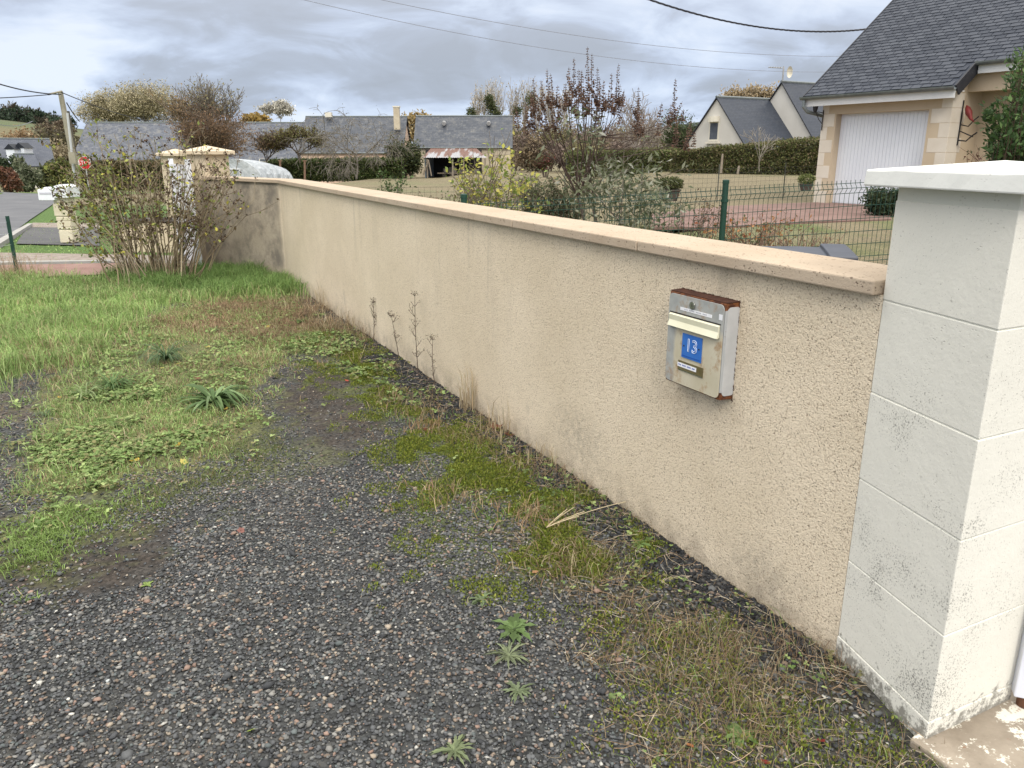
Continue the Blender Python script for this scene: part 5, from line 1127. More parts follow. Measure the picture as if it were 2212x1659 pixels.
for i,(x,y,ln) in enumerate(tops):
    dY=rg.uniform(-.5,.5); t=Z3(x,y,YB+dY)
    if x<1000: b_=bases[0] if i%3 else bases[1]
    elif x<1420: b_=bases[1] if i%2 else bases[0]
    else: b_=bases[2]
    e_=Z3(x+(0 if 900<x<1300 else (18 if x<900 else -14)),y+ln,YB+dY)
    mid=bez(b_+rg.normal(size=3)*.03,e_,[ (e_[0]-b_[0])*.25,0,-.05],8)
    if len(MAINS)>=13:
        mm=min(MAINS,key=lambda c_:abs(c_[7][0]-e_[0])+.3*abs(c_[7][2]-e_[2])); st_=mm[int(rg.integers(3,6))]; mid=bez(st_,e_,[(e_[0]-st_[0])*.3,0,-.03],8); mid_r=np.linspace(.0048,.0026,8)
    else: MAINS.append(mid); mid_r=np.linspace(.011,.0035,8)
    polys.append((mid,mid_r)); cols.append((.07,.048,.04))
    ax=bez(e_,t,[rg.normal()*.01,0,0],8); polys.append((ax,np.linspace(.0045,.0015,8))); cols.append((.10,.065,.05)); SPK.append((e_,t,ln))
    # side spikes near the foot of the main one
    if ln>140:
        for j in range(2):
            s_=e_+(t-e_)*rg.uniform(-.25,.1); h=np.linalg.norm(t-e_)*rg.uniform(.25,.5); tt=s_+np.array([rg.choice([-1,1])*h*.45,rg.normal()*.05,h]); polys.append((bez(s_,tt,[0,0,-.02],5),np.linspace(.003,.0012,5))); cols.append((.10,.065,.05)); SPK.append((s_,tt,90))
for k in range(3):
    polys.append((bez(root+rg.normal(size=3)*[.12,.1,0],bases[k],[0,0,0],5),[.03,.028,.026,.022,.018])); cols.append((.12,.10,.085))
for k in range(12):  # bare side stems
    b_=bases[k%3]; t=Z3(rg.uniform(650,1900),rg.uniform(700,1000),YB+rg.uniform(-.5,.5)); polys.append((bez(b_,t,[(t[0]-b_[0])*.2,0,0],7),np.linspace(.008,.002,7))); cols.append((.13,.11,.09))
stems('stems',polys,cols,bud,5)
P_=[];sz=[];D=[]
for a,b_,ln in SPK:
    L_=np.linalg.norm(b_-a); m=max(4,int(L_/.026))
    for k in range(m):
        f=k/m; q=a+(b_-a)*f; w_=.030*(1-f*.65)+.004
        for j in range(8):
            an=rg.uniform(0,6.28); P_.append(q+np.array([math.cos(an),math.sin(an),0])*w_*.25+rg.normal(size=3)*.003); D.append([math.cos(an),math.sin(an),.25]); sz.append(w_*rg.uniform(.7,1.2))
P_=np.array(P_); D=np.array(D); n=len(P_)
lf('flower_spikes',P_,np.array(sz),pal([(.15,.085,.06),(.11,.065,.05),(.20,.125,.085),(.13,.09,.07)],n,.25),bud,aspect=.75,dirs=D)
# grey-green lance leaves, in loose sprays
spots=[(1190,720,40,24),(1160,800,60,14),(1080,700,30,8),(1215,760,30,8),(1270,800,30,5),(1010,740,30,5),(1000,830,30,5),(950,680,30,5),(880,770,30,4),(1300,950,80,26),(1230,990,80,22),(1380,1020,100,26),(1500,1000,110,28),(1640,990,60,12),(1700,930,40,8),(1910,1000,50,7),(1560,760,40,5),(1120,1000,120,26),(1250,1120,160,60),(1450,1150,190,80),(1600,1180,150,60),(1350,1260,220,80),(1550,1300,180,70),(1200,1230,170,50),(1720,1240,110,26),(1890,1300,60,12),(1820,1360,60,12),(1640,1370,140,40),(1450,1390,160,40),(1050,1130,120,18),(790,850,20,4),(1060,590,60,16),(1180,610,60,14),(960,600,40,8)]
P_=[];D=[]
for x,y,r_,m in spots:
    for k in range(int(m*(1.0 if y<1080 else 2.4))):
        q=Z3(x+rg.normal()*r_*.55,y+rg.normal()*r_*.45,YB+rg.uniform(-.7,.5)); P_.append(q); D.append([rg.normal()*.6,rg.normal()*.5,rg.uniform(-.5,1.0)])
n=len(P_); lf('leaves',np.array(P_),rg.uniform(.06,.125,n),pal([(.22,.23,.16),(.34,.35,.28),(.14,.155,.09),(.10,.12,.065),(.40,.40,.34)],n,.15,p=[.30,.08,.32,.25,.05]),bud,aspect=.30,dirs=np.array(D))
# yellow-leaved shrub on the left of it
ys_=empty('yellowing_shrub',(-.05,8.9,tz(0,8.9)),'thin-stemmed shrub with yellow-green leaves showing over the coping by the fence post','shrub')
polys=[];cols=[];P_=[];D=[];PS=[]
YY=8.7
for i,(x,y) in enumerate(((60,870),(130,900),(185,880),(245,820),(300,880),(430,920),(480,910),(540,780),(575,840),(510,1080),(600,1050),(680,1070),(740,1050),(620,1240),(660,1260),(380,700),(420,740),(350,760),(450,800),(150,1000),(230,960),(820,1270),(700,1010),(90,1010),(545,690),(320,980))):
    b_=Z3(320+rg.normal()*110,1420,YY); t=Z3(x,y,YY+rg.uniform(-.3,.3)); c=bez(b_,t,[(t[0]-b_[0])*.1,0,0],8); polys.append((c,np.linspace(.007,.0022,8))); cols.append((.16,.13,.10))
    for k in range(14):
        f=rg.uniform(.35,1); q=c[min(7,int(f*7))]; P_.append(q+rg.normal(size=3)*.018); D.append([rg.normal(),rg.normal()*.5,rg.normal()*.5])
        if k%3==0: t2_=q+np.array([rg.normal()*.12,rg.normal()*.08,abs(rg.normal())*.12]); polys.append((np.array([q,(q+t2_)/2,t2_]),[.003,.002,.001])); cols.append((.15,.12,.09)); P_.append(t2_); D.append([rg.normal(),0,.4])
for (x,y,m) in ((185,930,8),(150,980,6),(490,960,16),(430,990,8),(560,870,9),(660,1110,26),(720,1070,16),(540,1150,14),(600,1150,12),(500,1060,14),(640,1250,6),(790,1280,6),(560,1270,4),(830,1250,4),(230,1020,8),(350,1000,8),(430,1130,10)):
    for k in range(m): P_.append(Z3(x+rg.normal()*24,y+rg.normal()*22,YY+rg.normal()*.1)); D.append([rg.normal(),rg.normal()*.5,rg.normal()*.6])
stems('stems',polys,cols,ys_,5); n=len(P_); yl=pal([(.42,.42,.09),(.30,.34,.08),(.50,.45,.12),(.20,.27,.07)],n,.15)
lf('leaves',np.array(P_),rg.uniform(.030,.066,n),yl*.95,ys_,aspect=.62,dirs=np.array(D))
def twiggy(label,px0,px1,ytop,ybot,Y,nst,stemc,leafc,nl,ls,seed,name='shrub',h_=None,fan=.35,p=None,base=None,r0=.006,top_only=.3,parent=None,grp=None):
    rg=np.random.default_rng(seed); a=atY(px0,ybot,Y);c=atY(px1,ybot,Y); zt=atY((px0+px1)/2,ytop,Y).z; cx=(a.x+c.x)/2; w_=c.x-a.x; z0=tz(cx,Y) if base is None else base
    e=empty(name,(cx,Y,z0),label,'shrub',grp); polys=[];cols=[];P_=[];D=[]
    for i in range(nst):
        bx=cx+rg.normal()*w_*.16; tx=cx+(rg.random()-.5)*w_; h=(zt-z0)*rg.uniform(.6,1.0); b_=np.array([bx,Y+rg.normal()*w_*.12,z0-.02]); t=np.array([tx,Y+rg.normal()*w_*.22,z0+h])
        cc=bez(b_,t,[(t[0]-b_[0])*.2,0,h*.1],7)+rg.normal(size=(7,3))*.008*h; polys.append((cc,np.linspace(r0,r0*.35,7))); cols.append(tuple(np.array(stemc)*rg.uniform(.7,1.3)))
        for k in range(5):
            q=cc[rg.integers(2,7)]; d_=rg.normal(size=3)*[.10,.08,.05]+[0,0,.13]; t2_=q+d_*h*.9; polys.append((np.array([q,q+(t2_-q)*.5+rg.normal(size=3)*.01,t2_]),[r0*.45,r0*.35,r0*.2])); cols.append(tuple(np.array(stemc)*rg.uniform(.7,1.3)))
            P_+= [t2_,(q+t2_)/2]
        P_+=[cc[j] for j in range(int(7*top_only),7)]
    stems('stems',polys,cols,e,4)
    P_=np.array(P_); i=rg.integers(0,len(P_),nl); Q=P_[i]+rg.normal(size=(nl,3))*ls*.8
    if nl: lf('leaves',Q,ls*rg.uniform(.6,1.4,nl),pal(leafc,nl,.22,rg,p),e,rg=rg)
    return e
twiggy('dense dull green shrub between the yellow-leaved shrub and the brown spikes',1115,1265,385,470,11.5,60,(.12,.11,.08),[(.11,.13,.07),(.08,.10,.05),(.16,.16,.09),(.15,.12,.08)],5200,.05,301)
twiggy('olive twiggy shrub behind the left fence post',985,1120,395,470,10.5,40,(.13,.115,.085),[(.16,.17,.08),(.11,.13,.06),(.20,.17,.09)],1800,.045,302)
twiggy('small dark green leafy sapling just above the coping in the straw field',822,872,382,425,15.5,14,(.1,.09,.06),[(.06,.10,.035),(.09,.14,.05)],420,.07,303)
twiggy('low dark-leaved plant above the coping left of the yellowing shrub',890,1000,428,460,12.5,26,(.12,.10,.08),[(.09,.12,.05),(.13,.14,.07),(.16,.12,.08)],900,.05,304)
twiggy('sparse thorny bush with red and orange autumn leaves behind the mesh fence',1500,1720,462,560,9.6,46,(.19,.13,.10),[(.34,.12,.06),(.26,.15,.07),(.12,.14,.07),(.40,.20,.08)],420,.05,305,top_only=.4)
twiggy('fine reddish twiggy bush behind the fence right of the round post',1640,1820,492,570,8.9,40,(.22,.15,.115),[(.28,.17,.08),(.20,.12,.07)],110,.04,306)
twiggy('dry seed-headed perennial rising left of the round fence post',1430,1560,430,520,10.2,22,(.13,.10,.08),[(.11,.08,.06),(.20,.15,.08)],420,.035,307)
twiggy('dry brown bush low behind the mesh fence, left of the red-leaved bush',1250,1440,470,560,9.0,34,(.17,.14,.11),[(.22,.20,.12),(.14,.15,.08),(.26,.27,.20)],900,.06,308)
twiggy('dark green shrub hugging the garage corner behind the white pillar',1868,1945,415,482,15.0,50,(.06,.06,.04),[(.045,.065,.03),(.06,.085,.04),(.035,.045,.025)],4200,.065,309)
# evergreen laurel at the right edge
lr=empty('evergreen_shrub',(5.6,8.8,.3),'glossy dark green evergreen shrub at the right edge in front of the porch','shrub'); rg=np.random.default_rng(310)
P_=[];D=[]; polys=[]
for i in range(170):
    k=rg.random(); cx_=2214+rg.normal()*32; tp_y=104+abs(cx_-2212)*2.2+rg.random()*210
    t=np.array(atY(cx_,max(tp_y,98),9+rg.normal()*.35)); b_=np.array([atY(2225,400,9).x+rg.normal()*.1,9+rg.normal()*.1,.3]); c=bez(b_,t,[(t[0]-b_[0])*.35,0,0],9); polys.append((c,np.linspace(.012,.003,9)))
    for j in range(58):
        f=.35+.65*rg.random(); q=c[min(8,int(f*8.99))]; P_.append(q+rg.normal(size=3)*.055); D.append([rg.normal()*.7,rg.normal()*.5,.6])
for x,y in ((2140,262),(2146,300),(2150,330),(2136,250),(2152,345)):
    for j in range(60): P_.append(np.array(atY(x+rg.normal()*7,y+rg.normal()*9,8.8+rg.normal()*.1))); D.append([rg.normal(),rg.normal(),.6])
stems('stems',polys,[(.09,.06,.045)],lr); n=len(P_); lf('leaves',np.array(P_),rg.uniform(.045,.09,n),pal([(.045,.085,.028),(.065,.115,.035),(.03,.055,.02),(.10,.16,.05)],n,.2,p=[.4,.25,.25,.1]),lr,aspect=.45,dirs=np.array(D))
twiggy('small rambling stems with reddish leaves peeping over the white pillar cap',2080,2128,325,372,8.6,14,(.10,.05,.04),[(.13,.06,.045),(.07,.08,.04)],160,.045,311)
# potted plants, topiary
def pot(label,px,yb,yt,Y,rad,cols,name='potted_plant',ball=False):
    b_=atY(px,yb,Y); t=atY(px,yt,Y); h=t.z-b_.z; e=empty(name,(b_.x,Y,b_.z),label,'plant pot'); ph=h*(.42 if not ball else .5)
    mb=MB(); mb.tube([(b_.x,Y,b_.z),(b_.x,Y,b_.z+ph*.9),(b_.x,Y,b_.z+ph*.9),(b_.x,Y,b_.z+ph)],[rad*.68,rad*.95,rad*1.05,rad*1.05],14); mb.build('pot',POT,e)
    n=900; d=unit(rng.normal(size=(n,3))); P_=np.array([b_.x,Y,b_.z+ph+(h-ph)*.5])+d*rng.uniform(.75,1.0,(n,1))*[rad*1.2,rad*1.2,(h-ph)*.55]; lf('foliage',P_,rad*.28,pal(cols,n),e)
pot('dark pot with a green-yellow plant beside the garage corner',1740,412,377,17.5,.15,[(.09,.12,.04),(.16,.18,.06)])
pot('clipped dark green ball shrub in a dark pot behind the mesh fence',1446,434,384,15,.20,[(.07,.085,.03),(.10,.115,.04),(.05,.06,.025)],ball=True)
# ================================================================== BIG TWIGGY BUSH ON THE LEFT
rg=np.random.default_rng(400); YS=9.25
bb=empty('leafless_bush',(-4.05,YS,0),'large twiggy bush with dark seed heads where the far wall meets the grass','shrub')
polys=[];cols=[];P_=[];PD=[]
xtop=[(105,400),(130,408),(160,380),(180,395),(215,300),(228,330),(250,290),(255,318),(270,330),(300,300),(305,285),(330,310),(345,325),(285,345),(200,350),(190,430),(160,450),(140,500),(180,545),(150,470),(370,330),(390,310),(405,345),(420,330),(440,300),(455,310),(470,345),(430,390),(480,395),(500,400),(520,420),(550,430),(535,470),(500,460),(360,360),(320,380),(240,380),(410,300),(120,330)]
for i in range(105):
    if i<len(xtop): x,y=xtop[i]; x+=rg.normal()*3
    else:
        x=rg.uniform(150,520); y=rg.uniform(320,460)+max(0,abs(x-330)-120)*.5
    t=np.array(atY(x,y,YS+rg.normal()*.45)); bx=350+ (x-350)*rg.uniform(.25,.45)+rg.normal()*22; b_=np.array(gnd(bx,592)); b_=b_*(YS+rg.normal()*.25)/b_[1]; b_[2]=-.03
    c=bez(b_,t,[(t[0]-b_[0])*-.10,0,.12*(t[2]-b_[2])],9)+rg.normal(size=(9,3))*.010
    polys.append((c,np.linspace(.0080,.0022,9)*rg.uniform(.7,1.25))); sc_=np.array([(.24,.19,.12),(.30,.25,.17),(.17,.13,.085)][i%3])*rg.uniform(.8,1.2); cols.append(tuple(sc_))
    for k in range(7):
        j=rg.integers(3,9); q=c[j]; d_=np.array([rg.normal()*.11,rg.normal()*.09,rg.uniform(-.02,.26)])
        if x<260: d_[0]-=.09
        t2_=q+d_*rg.uniform(.5,1.4); m_=(q+t2_)/2+rg.normal(size=3)*.012; polys.append((np.array([q,m_,t2_]),[.0032,.0026,.0014])); cols.append(tuple(sc_*.9)); PD+=[(t2_,x),(m_,x)]
        if rg.random()<.4: t3=m_+d_*.4+rg.normal(size=3)*.05; polys.append((np.array([m_,t3]),[.0022,.0012])); cols.append(tuple(sc_)); PD.append((t3,x))
    for j in range(5,9): PD.append((c[j],x))
stems('stems',polys,cols,bb,5)
Q=np.array([p_[0] for p_ in PD]); X_=np.array([p_[1] for p_ in PD])
# dried seed heads: little clusters of dark scales
i=rg.integers(0,len(Q),1500); gap=np.array(atY(182,353,9.25)); cc=Q[i]; cc=cc+((np.linalg.norm((cc-gap)[:,[0,2]],axis=1)<.13)[:,None])*np.array([.35,0,-.25]); P_=np.repeat(cc,4,0)+rg.normal(size=(6000,3))*.009; lf('seed_heads',P_,.023*rg.uniform(.6,1.3,6000),pal([(.075,.045,.032),(.05,.032,.026),(.12,.075,.045)],6000,.25),bb,aspect=.8,rg=rg)
wL=np.where(X_<270,3.2,.75); i=rg.choice(len(Q),2600,p=wL/wL.sum()); P_=Q[i]+rg.normal(size=(2600,3))*.02; P_=P_+((np.linalg.norm((P_-gap)[:,[0,2]],axis=1)<.13)[:,None])*np.array([.35,0,-.25])
lf('leaves',P_,rg.uniform(.022,.062,2600),pal([(.19,.22,.06),(.29,.31,.08),(.15,.11,.06),(.11,.15,.05),(.46,.42,.08)],2600,.2,p=[.32,.26,.18,.15,.09]),bb,aspect=.6,rg=rg)

# ================================================================== GROUND COVER
def scatter(poly,n,j=.12,seed=0,rg=rng,s=2.4):
    P=np.array(poly); lo=P.min(0)-.2; hi=P.max(0)+.2; lo=np.maximum(lo,[-9,1.2]); hi=np.minimum(hi,[3,14]); A_a=np.prod(hi-lo)
    x=rg.uniform(lo[0],hi[0],n*6); y=rg.uniform(lo[1],hi[1],n*6); m=rg.random(len(x))<(zone(poly,x,y,j,s,seed)*.4+zone(poly,x,y,.22,6,seed+3)*.3+zone(poly,x,y,.36,14,seed+9)*.3)**1.3
    return x[m][:n],y[m][:n]
def offwall(x,y,pad=.0):
    dd=(x-Aw[0])*nw[0]+(y-Aw[1])*nw[1]; d2=(x-Bk[0])*n2[0]+(y-Bk[1])*n2[1]
    inP=(x>.93-pad)&(y<2.15)&(y>1.9-(x-.9)*2) 
    return (dd>pad)&((y<9.3)|(d2>pad))
def bladearr(x,y,h,w_,lean,col,rg=rng,z=None):
    n=len(x); z=gh(x,y) if z is None else z; a=rg.uniform(0,6.283,n); s=np.stack([np.cos(a),np.sin(a),0*a],1); l=rg.uniform(0,6.283,n); ld=np.stack([np.cos(l),np.sin(l),0*l],1)*(lean*h)[:,None]
    b_=np.stack([x,y,z-.003],1); m=b_+ld*.30; m[:,2]+=h*.62; t=b_+ld; t[:,2]+=h*rg.uniform(.75,1,n)*np.sqrt(np.maximum(1-.35*np.minimum(lean,1.6),.12))
    w_=(np.asarray(w_)*np.ones(n))[:,None]/2
    V=np.stack([b_-s*w_,b_+s*w_,m+s*w_*.8,m-s*w_*.8,t],1).reshape(-1,3); i=np.arange(n)[:,None]*5
    F4=i+np.array([0,1,2,3]); F3=i+np.array([3,2,4]); C=np.repeat(np.asarray(col),5,0); return V,F4,F3,C
def blades(name,parts,kindname=True):
    V=[];A4=[];A3=[];C=[];b=0
    for v,f4,f3,c in parts: V.append(v);A4.append(f4+b);A3.append(f3+b);C.append(c);b+=len(v)
    o=npmesh(name,np.concatenate(V),[np.concatenate(A4),np.concatenate(A3)],BLADE,None,np.concatenate(C)); tag(o,kind='stuff'); return o
GR=[(.215,.325,.10),(.29,.41,.14),(.37,.47,.19),(.15,.235,.075)]; STR=[(.36,.29,.17),(.28,.21,.12),(.44,.37,.24)]; BRN=[(.25,.16,.10),(.18,.12,.075),(.33,.225,.145)]
parts=[]
def add(poly,n,h0,h1,w_,ln0,ln1,cols,p=None,seed=0,j=.12,clump=None,off=.02,hs=None):
    x,y=scatter(poly,n,j,seed); m=offwall(x,y,off); x,y=x[m],y[m]
    if clump: k=fbm(x+seed*3,y,4,clump[0]); m=rng.random(len(x))<np.clip((k-clump[1])*clump[2],0,1); x,y=x[m],y[m]
    nn=len(x); cv=(.68+.64*fbm(x+60,y+20,4,1.7))[:,None]; hh=rng.uniform(h0,h1,nn)*(.25+1.5*fbm(x,y,4,3.2)); parts.append(bladearr(x,y,hh,w_,rng.uniform(ln0,ln1,nn),pal(cols,nn,.18,p=p)*cv))
add(Z_TALL,52000,.06,.17,.0055,.3,1.1,GR+STR[:1],[.26,.28,.21,.12,.13],7)
add(pp([(-100,760),(60,740),(200,770),(120,805),(0,838)]),2500,.03,.12,.004,.4,1.5,STR+BRN[:1],None,72,clump=(2,.5,7))
add(Z_TALL,9000,.02,.10,.004,.6,1.6,STR+BRN,None,73,clump=(1.4,.52,9))
add(pp([(250,598),(480,588),(620,602),(655,640),(560,640),(420,640),(300,625)]),14000,.10,.22,.006,.2,.8,[(.12,.21,.06),(.17,.27,.08),(.23,.33,.11)],None,70)
add(Z_BROWN,9000,.02,.09,.004,.5,1.6,BRN+STR[:1],None,6)
add(pp([(560,680),(640,650),(700,672),(760,715),(860,790),(820,800),(700,720)]),3500,.05,.16,.003,.4,1.5,STR+BRN[:1],None,61,clump=(4,.45,6))
add(Z_MIX,36000,.015,.06,.004,.4,1.6,GR+STR+BRN[:1],[.19,.18,.13,.10,.13,.13,.08,.06],4,clump=(3,.30,4))
add(pp([(0,1150),(150,1110),(240,1090),(180,1180),(100,1230),(0,1260)]),3500,.015,.045,.004,.4,1.4,[(.24,.34,.10),(.18,.27,.07)],None,51)
add(Z_LEAFY,7000,.02,.06,.004,.4,1.4,GR+STR[:1],None,5)
add(Z_MOSS2,9000,.008,.03,.003,.5,1.5,[(.14,.18,.05),(.10,.14,.04),(.20,.19,.09)],None,3,clump=(4,.42,5))
add(Z_MOSS,26000,.006,.022,.003,.4,1.6,[(.17,.21,.045),(.13,.18,.04),(.22,.25,.07),(.09,.14,.035)],None,8,clump=(5,.36,5))
add(Z_BROWN,6000,.03,.09,.004,.5,1.5,GR+[(.16,.17,.07)],None,63,clump=(1.8,.48,6))
add(pp([(300,720),(430,660),(640,650),(700,700),(560,800),(330,830)]),7000,.02,.07,.003,.5,1.6,STR+BRN,None,62,clump=(2.2,.5,7))
add(Z_MOSS,4500,.015,.045,.004,.4,1.4,[(.12,.20,.05),(.17,.26,.07)],None,83,clump=(2.6,.5,8))
add(Z_MOSS,3500,.03,.08,.0035,.4,1.5,BRN+STR,None,81,clump=(3.2,.54,10))
add(Z_DEAD,7500,.03,.085,.0018,.5,1.5,STR+BRN+GR[:1],[.17,.16,.12,.18,.14,.12,.11],9,clump=(3.4,.40,6))
add(Z_DEAD,3500,.012,.035,.003,.4,1.4,[(.10,.15,.035),(.14,.18,.05)],None,91,clump=(4,.45,6))
# lawn and verges further left
xl=rng.uniform(-11,-4.2,9000); yl_=rng.uniform(10.6,19,9000)
parts.append(bladearr(xl,yl_,rng.uniform(.02,.05,9000),.010,rng.uniform(.3,1.2,9000),pal(GR,9000,.2)))
grass=blades('grass',parts)
# --- loose gravel
rg=np.random.default_rng(500)
phi=(1+5**.5)/2
ICO=unit(np.array([(-1,phi,0),(1,phi,0),(-1,-phi,0),(1,-phi,0),(0,-1,phi),(0,1,phi),(0,-1,-phi),(0,1,-phi),(phi,0,-1),(phi,0,1),(-phi,0,-1),(-phi,0,1)],float))
ICF=np.array([(0,11,5),(0,5,1),(0,1,7),(0,7,10),(0,10,11),(1,5,9),(5,11,4),(11,10,2),(10,7,6),(7,1,8),(3,9,4),(3,4,2),(3,2,6),(3,6,8),(3,8,9),(4,9,5),(2,4,11),(6,2,10),(8,6,7),(9,8,1)])
SC=[(.064,.067,.071),(.100,.104,.107),(.150,.150,.143),(.038,.040,.043),(.21,.205,.19),(.20,.155,.12),(.24,.165,.13),(.30,.255,.20),(.44,.43,.39),(.10,.115,.115)]
SPB=[.24,.23,.15,.12,.075,.055,.03,.04,.008,.052]
def stones(x,y,sz,col,lift=.45):
    n=len(x); D=rg.uniform(.62,1.25,(n,12,1)); sq=np.stack([rg.uniform(.75,1.3,n),rg.uniform(.6,1.0,n),rg.uniform(.32,.62,n)],1)[:,None,:]
    P=ICO[None]*D*sq; 
    a=rg.uniform(0,6.283,n); tl=rg.normal(size=n)*.30; ca,sa=np.cos(a),np.sin(a); ct,st_=np.cos(tl),np.sin(tl)
    X=P[...,0]; Y=P[...,1]*ct[:,None]-P[...,2]*st_[:,None]; Zz=P[...,1]*st_[:,None]+P[...,2]*ct[:,None]
    X2=X*ca[:,None]-Y*sa[:,None]; Y2=X*sa[:,None]+Y*ca[:,None]; r=(sz/2)[:,None]
    z=gh(x,y); V=np.stack([x[:,None]+X2*r,y[:,None]+Y2*r,z[:,None]+Zz*r+(sz*lift*.5)[:,None]],-1).reshape(-1,3)
    F=(np.arange(n)[:,None,None]*12+ICF[None]).reshape(-1,3); return V,F,np.repeat(col,12,0)
def gravpos(n,x0,x1,y0,y1):
    x=rg.uniform(x0,x1,n); y=rg.uniform(y0,y1,n); inview=(np.abs(x)<.72*(y*.96+.25)+.45); m=inview&offwall(x,y,.008)&~inpoly(x,y,[(.98,2.06),(1.02,1.62),(3,1.2),(3,3)]); x,y=x[m],y[m]
    green=np.maximum.reduce([zone(Z_TALL,x,y,seed=7),zone(Z_BROWN,x,y,seed=6)*.97,zone(Z_MIX,x,y,seed=4)*.93,zone(Z_LEAFY,x,y,seed=5)*.93,zone(Z_MOSS,x,y,seed=8)*np.clip((fbm(x+24,y,4,5)-.33)*4,0,.90),zone(Z_MOSS2,x,y,seed=3)*.45,zone(Z_DEAD,x,y,seed=9)*.25,zone(Z_SOIL,x,y,seed=2)*.85,zone(Z_SOILL,x,y,seed=2)*.7,zone(Z_DIRT,x,y,seed=1)*.86,np.clip((fbm(x+90,y+40,4,1.6)-.56)*5,0,.55)])
    m=rg.random(len(x))>green; return x[m],y[m]
SV=[];SF=[];SCc=[];b=0
for n_,box_,a_,c_ in ((11000,(-2.4,1.3,1.15,2.9),.009,.021),(172000,(-3.4,1.5,1.15,3.7),.0045,.0165),(62000,(-4.6,.9,3.7,5.6),.0060,.0160),(22000,(-6,0,5.6,8.2),.009,.018)):
    x,y=gravpos(n_,*box_); k=len(x); s_=a_+(c_-a_)*rg.random(k)**1.5; big=rg.random(k)<.018; s_=np.where(big,s_*rg.uniform(1.4,2.0,k),s_)
    col=pal(SC,k,.18,rg,SPB)
    V,F,C=stones(x,y,s_,col); SV.append(V);SF.append(F+b);SCc.append(C); b+=len(V)
# black clinker lying along the foot of the wall
n_=22000; s_=rg.uniform(0,7.2,n_)**1.0; o_=np.abs(rg.normal(size=n_))*.12+.010; x=Aw[0]+tw[0]*s_+nw[0]*o_; y=Aw[1]+tw[1]*s_+nw[1]*o_; k=n_
V,F,C=stones(x,y,.006+.018*rg.random(k)**1.6,pal([(.018,.019,.022),(.033,.035,.040),(.065,.064,.062),(.20,.15,.12)],k,.2,rg,[.48,.33,.14,.05]),.7); SV.append(V);SF.append(F+b);SCc.append(C); b+=len(V)
gv=npmesh('gravel',np.concatenate(SV),np.concatenate(SF),STONE,None,np.concatenate(SCc)); tag(gv,kind='stuff')
# --- moss: tiny upright tufts in cushions
x,y=scatter(Z_MOSS,130000,.12,8); x2,y2=scatter(Z_DEAD,22000,.12,9); x=np.concatenate([x,x2]);y=np.concatenate([y,y2]); m=offwall(x,y,.03); x,y=x[m],y[m]; kk=fbm(x+24,y,4,5); m=rg.random(len(x))<np.clip((kk-.42)*7,0,1); x,y=x[m],y[m]
P_=np.stack([x,y,gh(x,y)+rg.uniform(0,.010,len(x))*np.clip((kk[m]-.35)*5,.2,1.6)],1)
V,F,C=leafarr(P_,rg.uniform(.007,.015,len(x)),pal([(.19,.23,.03),(.13,.165,.025),(.22,.235,.045),(.09,.12,.02)],len(x),.2,rg),up=.6,aspect=.5,rg=rg,dirs=np.tile([0,0,1.],(len(x),1))*1+rg.normal(size=(len(x),3))*.6)
mo=npmesh('moss',V,F,LEAF,None,C); tag(mo,kind='stuff')
# --- clover and creeping leaves
x,y=scatter(Z_LEAFY,9000,.15,5); x2,y2=scatter(Z_MIX,8000,.15,4); x3,y3=scatter(Z_DEAD,700,.12,9); x4,y4=scatter(pp([(640,720),(760,720),(860,800),(960,900),(900,900),(760,820),(650,770)]),1500,.1,12)
x=np.concatenate([x,x2,x3,x4]);y=np.concatenate([y,y2,y3,y4]); kk=fbm(x+11,y+50,4,3.2); m=(rg.random(len(x))<np.clip((kk-.44)*7,0,1))&offwall(x,y,.03); x,y=x[m],y[m]; n=len(x)
P_=np.repeat(np.stack([x,y,gh(x,y)+rg.uniform(.008,.035,n)],1),3,0); a=np.tile([0,2.1,4.2],n)+np.repeat(rg.uniform(0,6,n),3); D=np.stack([np.cos(a),np.sin(a),np.full(3*n,.10)],1)
V,F,C=leafarr(P_,np.repeat(rg.uniform(.008,.021,n)*(.7+.35*np.clip(y-2.4,0,1.5)),3),np.repeat(pal([(.18,.27,.085),(.23,.32,.11),(.13,.19,.06),(.29,.36,.14),(.22,.21,.09)],n,.2,rg),3,0),aspect=.95,up=1.6,dirs=D,rg=rg)
cl=npmesh('clover',V,F,LEAF,None,C); tag(cl,kind='stuff')
# --- dead straw lying about, stuff
n=750; s_=rg.uniform(-.1,7.9,n); o_=np.abs(rg.normal(size=n))*.08+.02; x=Aw[0]+tw[0]*s_+nw[0]*o_; y=Aw[1]+tw[1]*s_+nw[1]*o_
x2,y2=scatter(Z_DEAD,1000,.1,9); m=offwall(x2,y2,.04); x=np.concatenate([x,x2[m]]);y=np.concatenate([y,y2[m]]); n=len(x); polys=[]
zz=gh(x,y)
for i in range(n):
    a=rg.uniform(0,6.28); l=rg.uniform(.03,.11); c=rg.normal()*.5; q=np.array([x[i],y[i],zz[i]+.008]); pts=[q]
    for k in range(3): a+=c*.5; q=q+np.array([math.cos(a),math.sin(a),rg.normal()*.15+.05])*l/3; pts.append(q)
    pts=np.array(pts); d_=(pts[:,0]-Aw[0])*nw[0]+(pts[:,1]-Aw[1])*nw[1]; sh_=np.maximum(.012-d_,0)[:,None]*np.array([nw[0],nw[1],0]); pts=pts+sh_*(pts[:,1:2]<9.2); polys.append((pts,[.0011,.0010,.0009,.0005]))
V,F=tubearr(polys,3); C=np.repeat(pal([(.42,.35,.25),(.50,.44,.34),(.26,.18,.11),(.33,.23,.14)],n,.2,rg),12,0); ds=npmesh('dead_straw',V,F,STEM,None,C); tag(ds,kind='stuff')
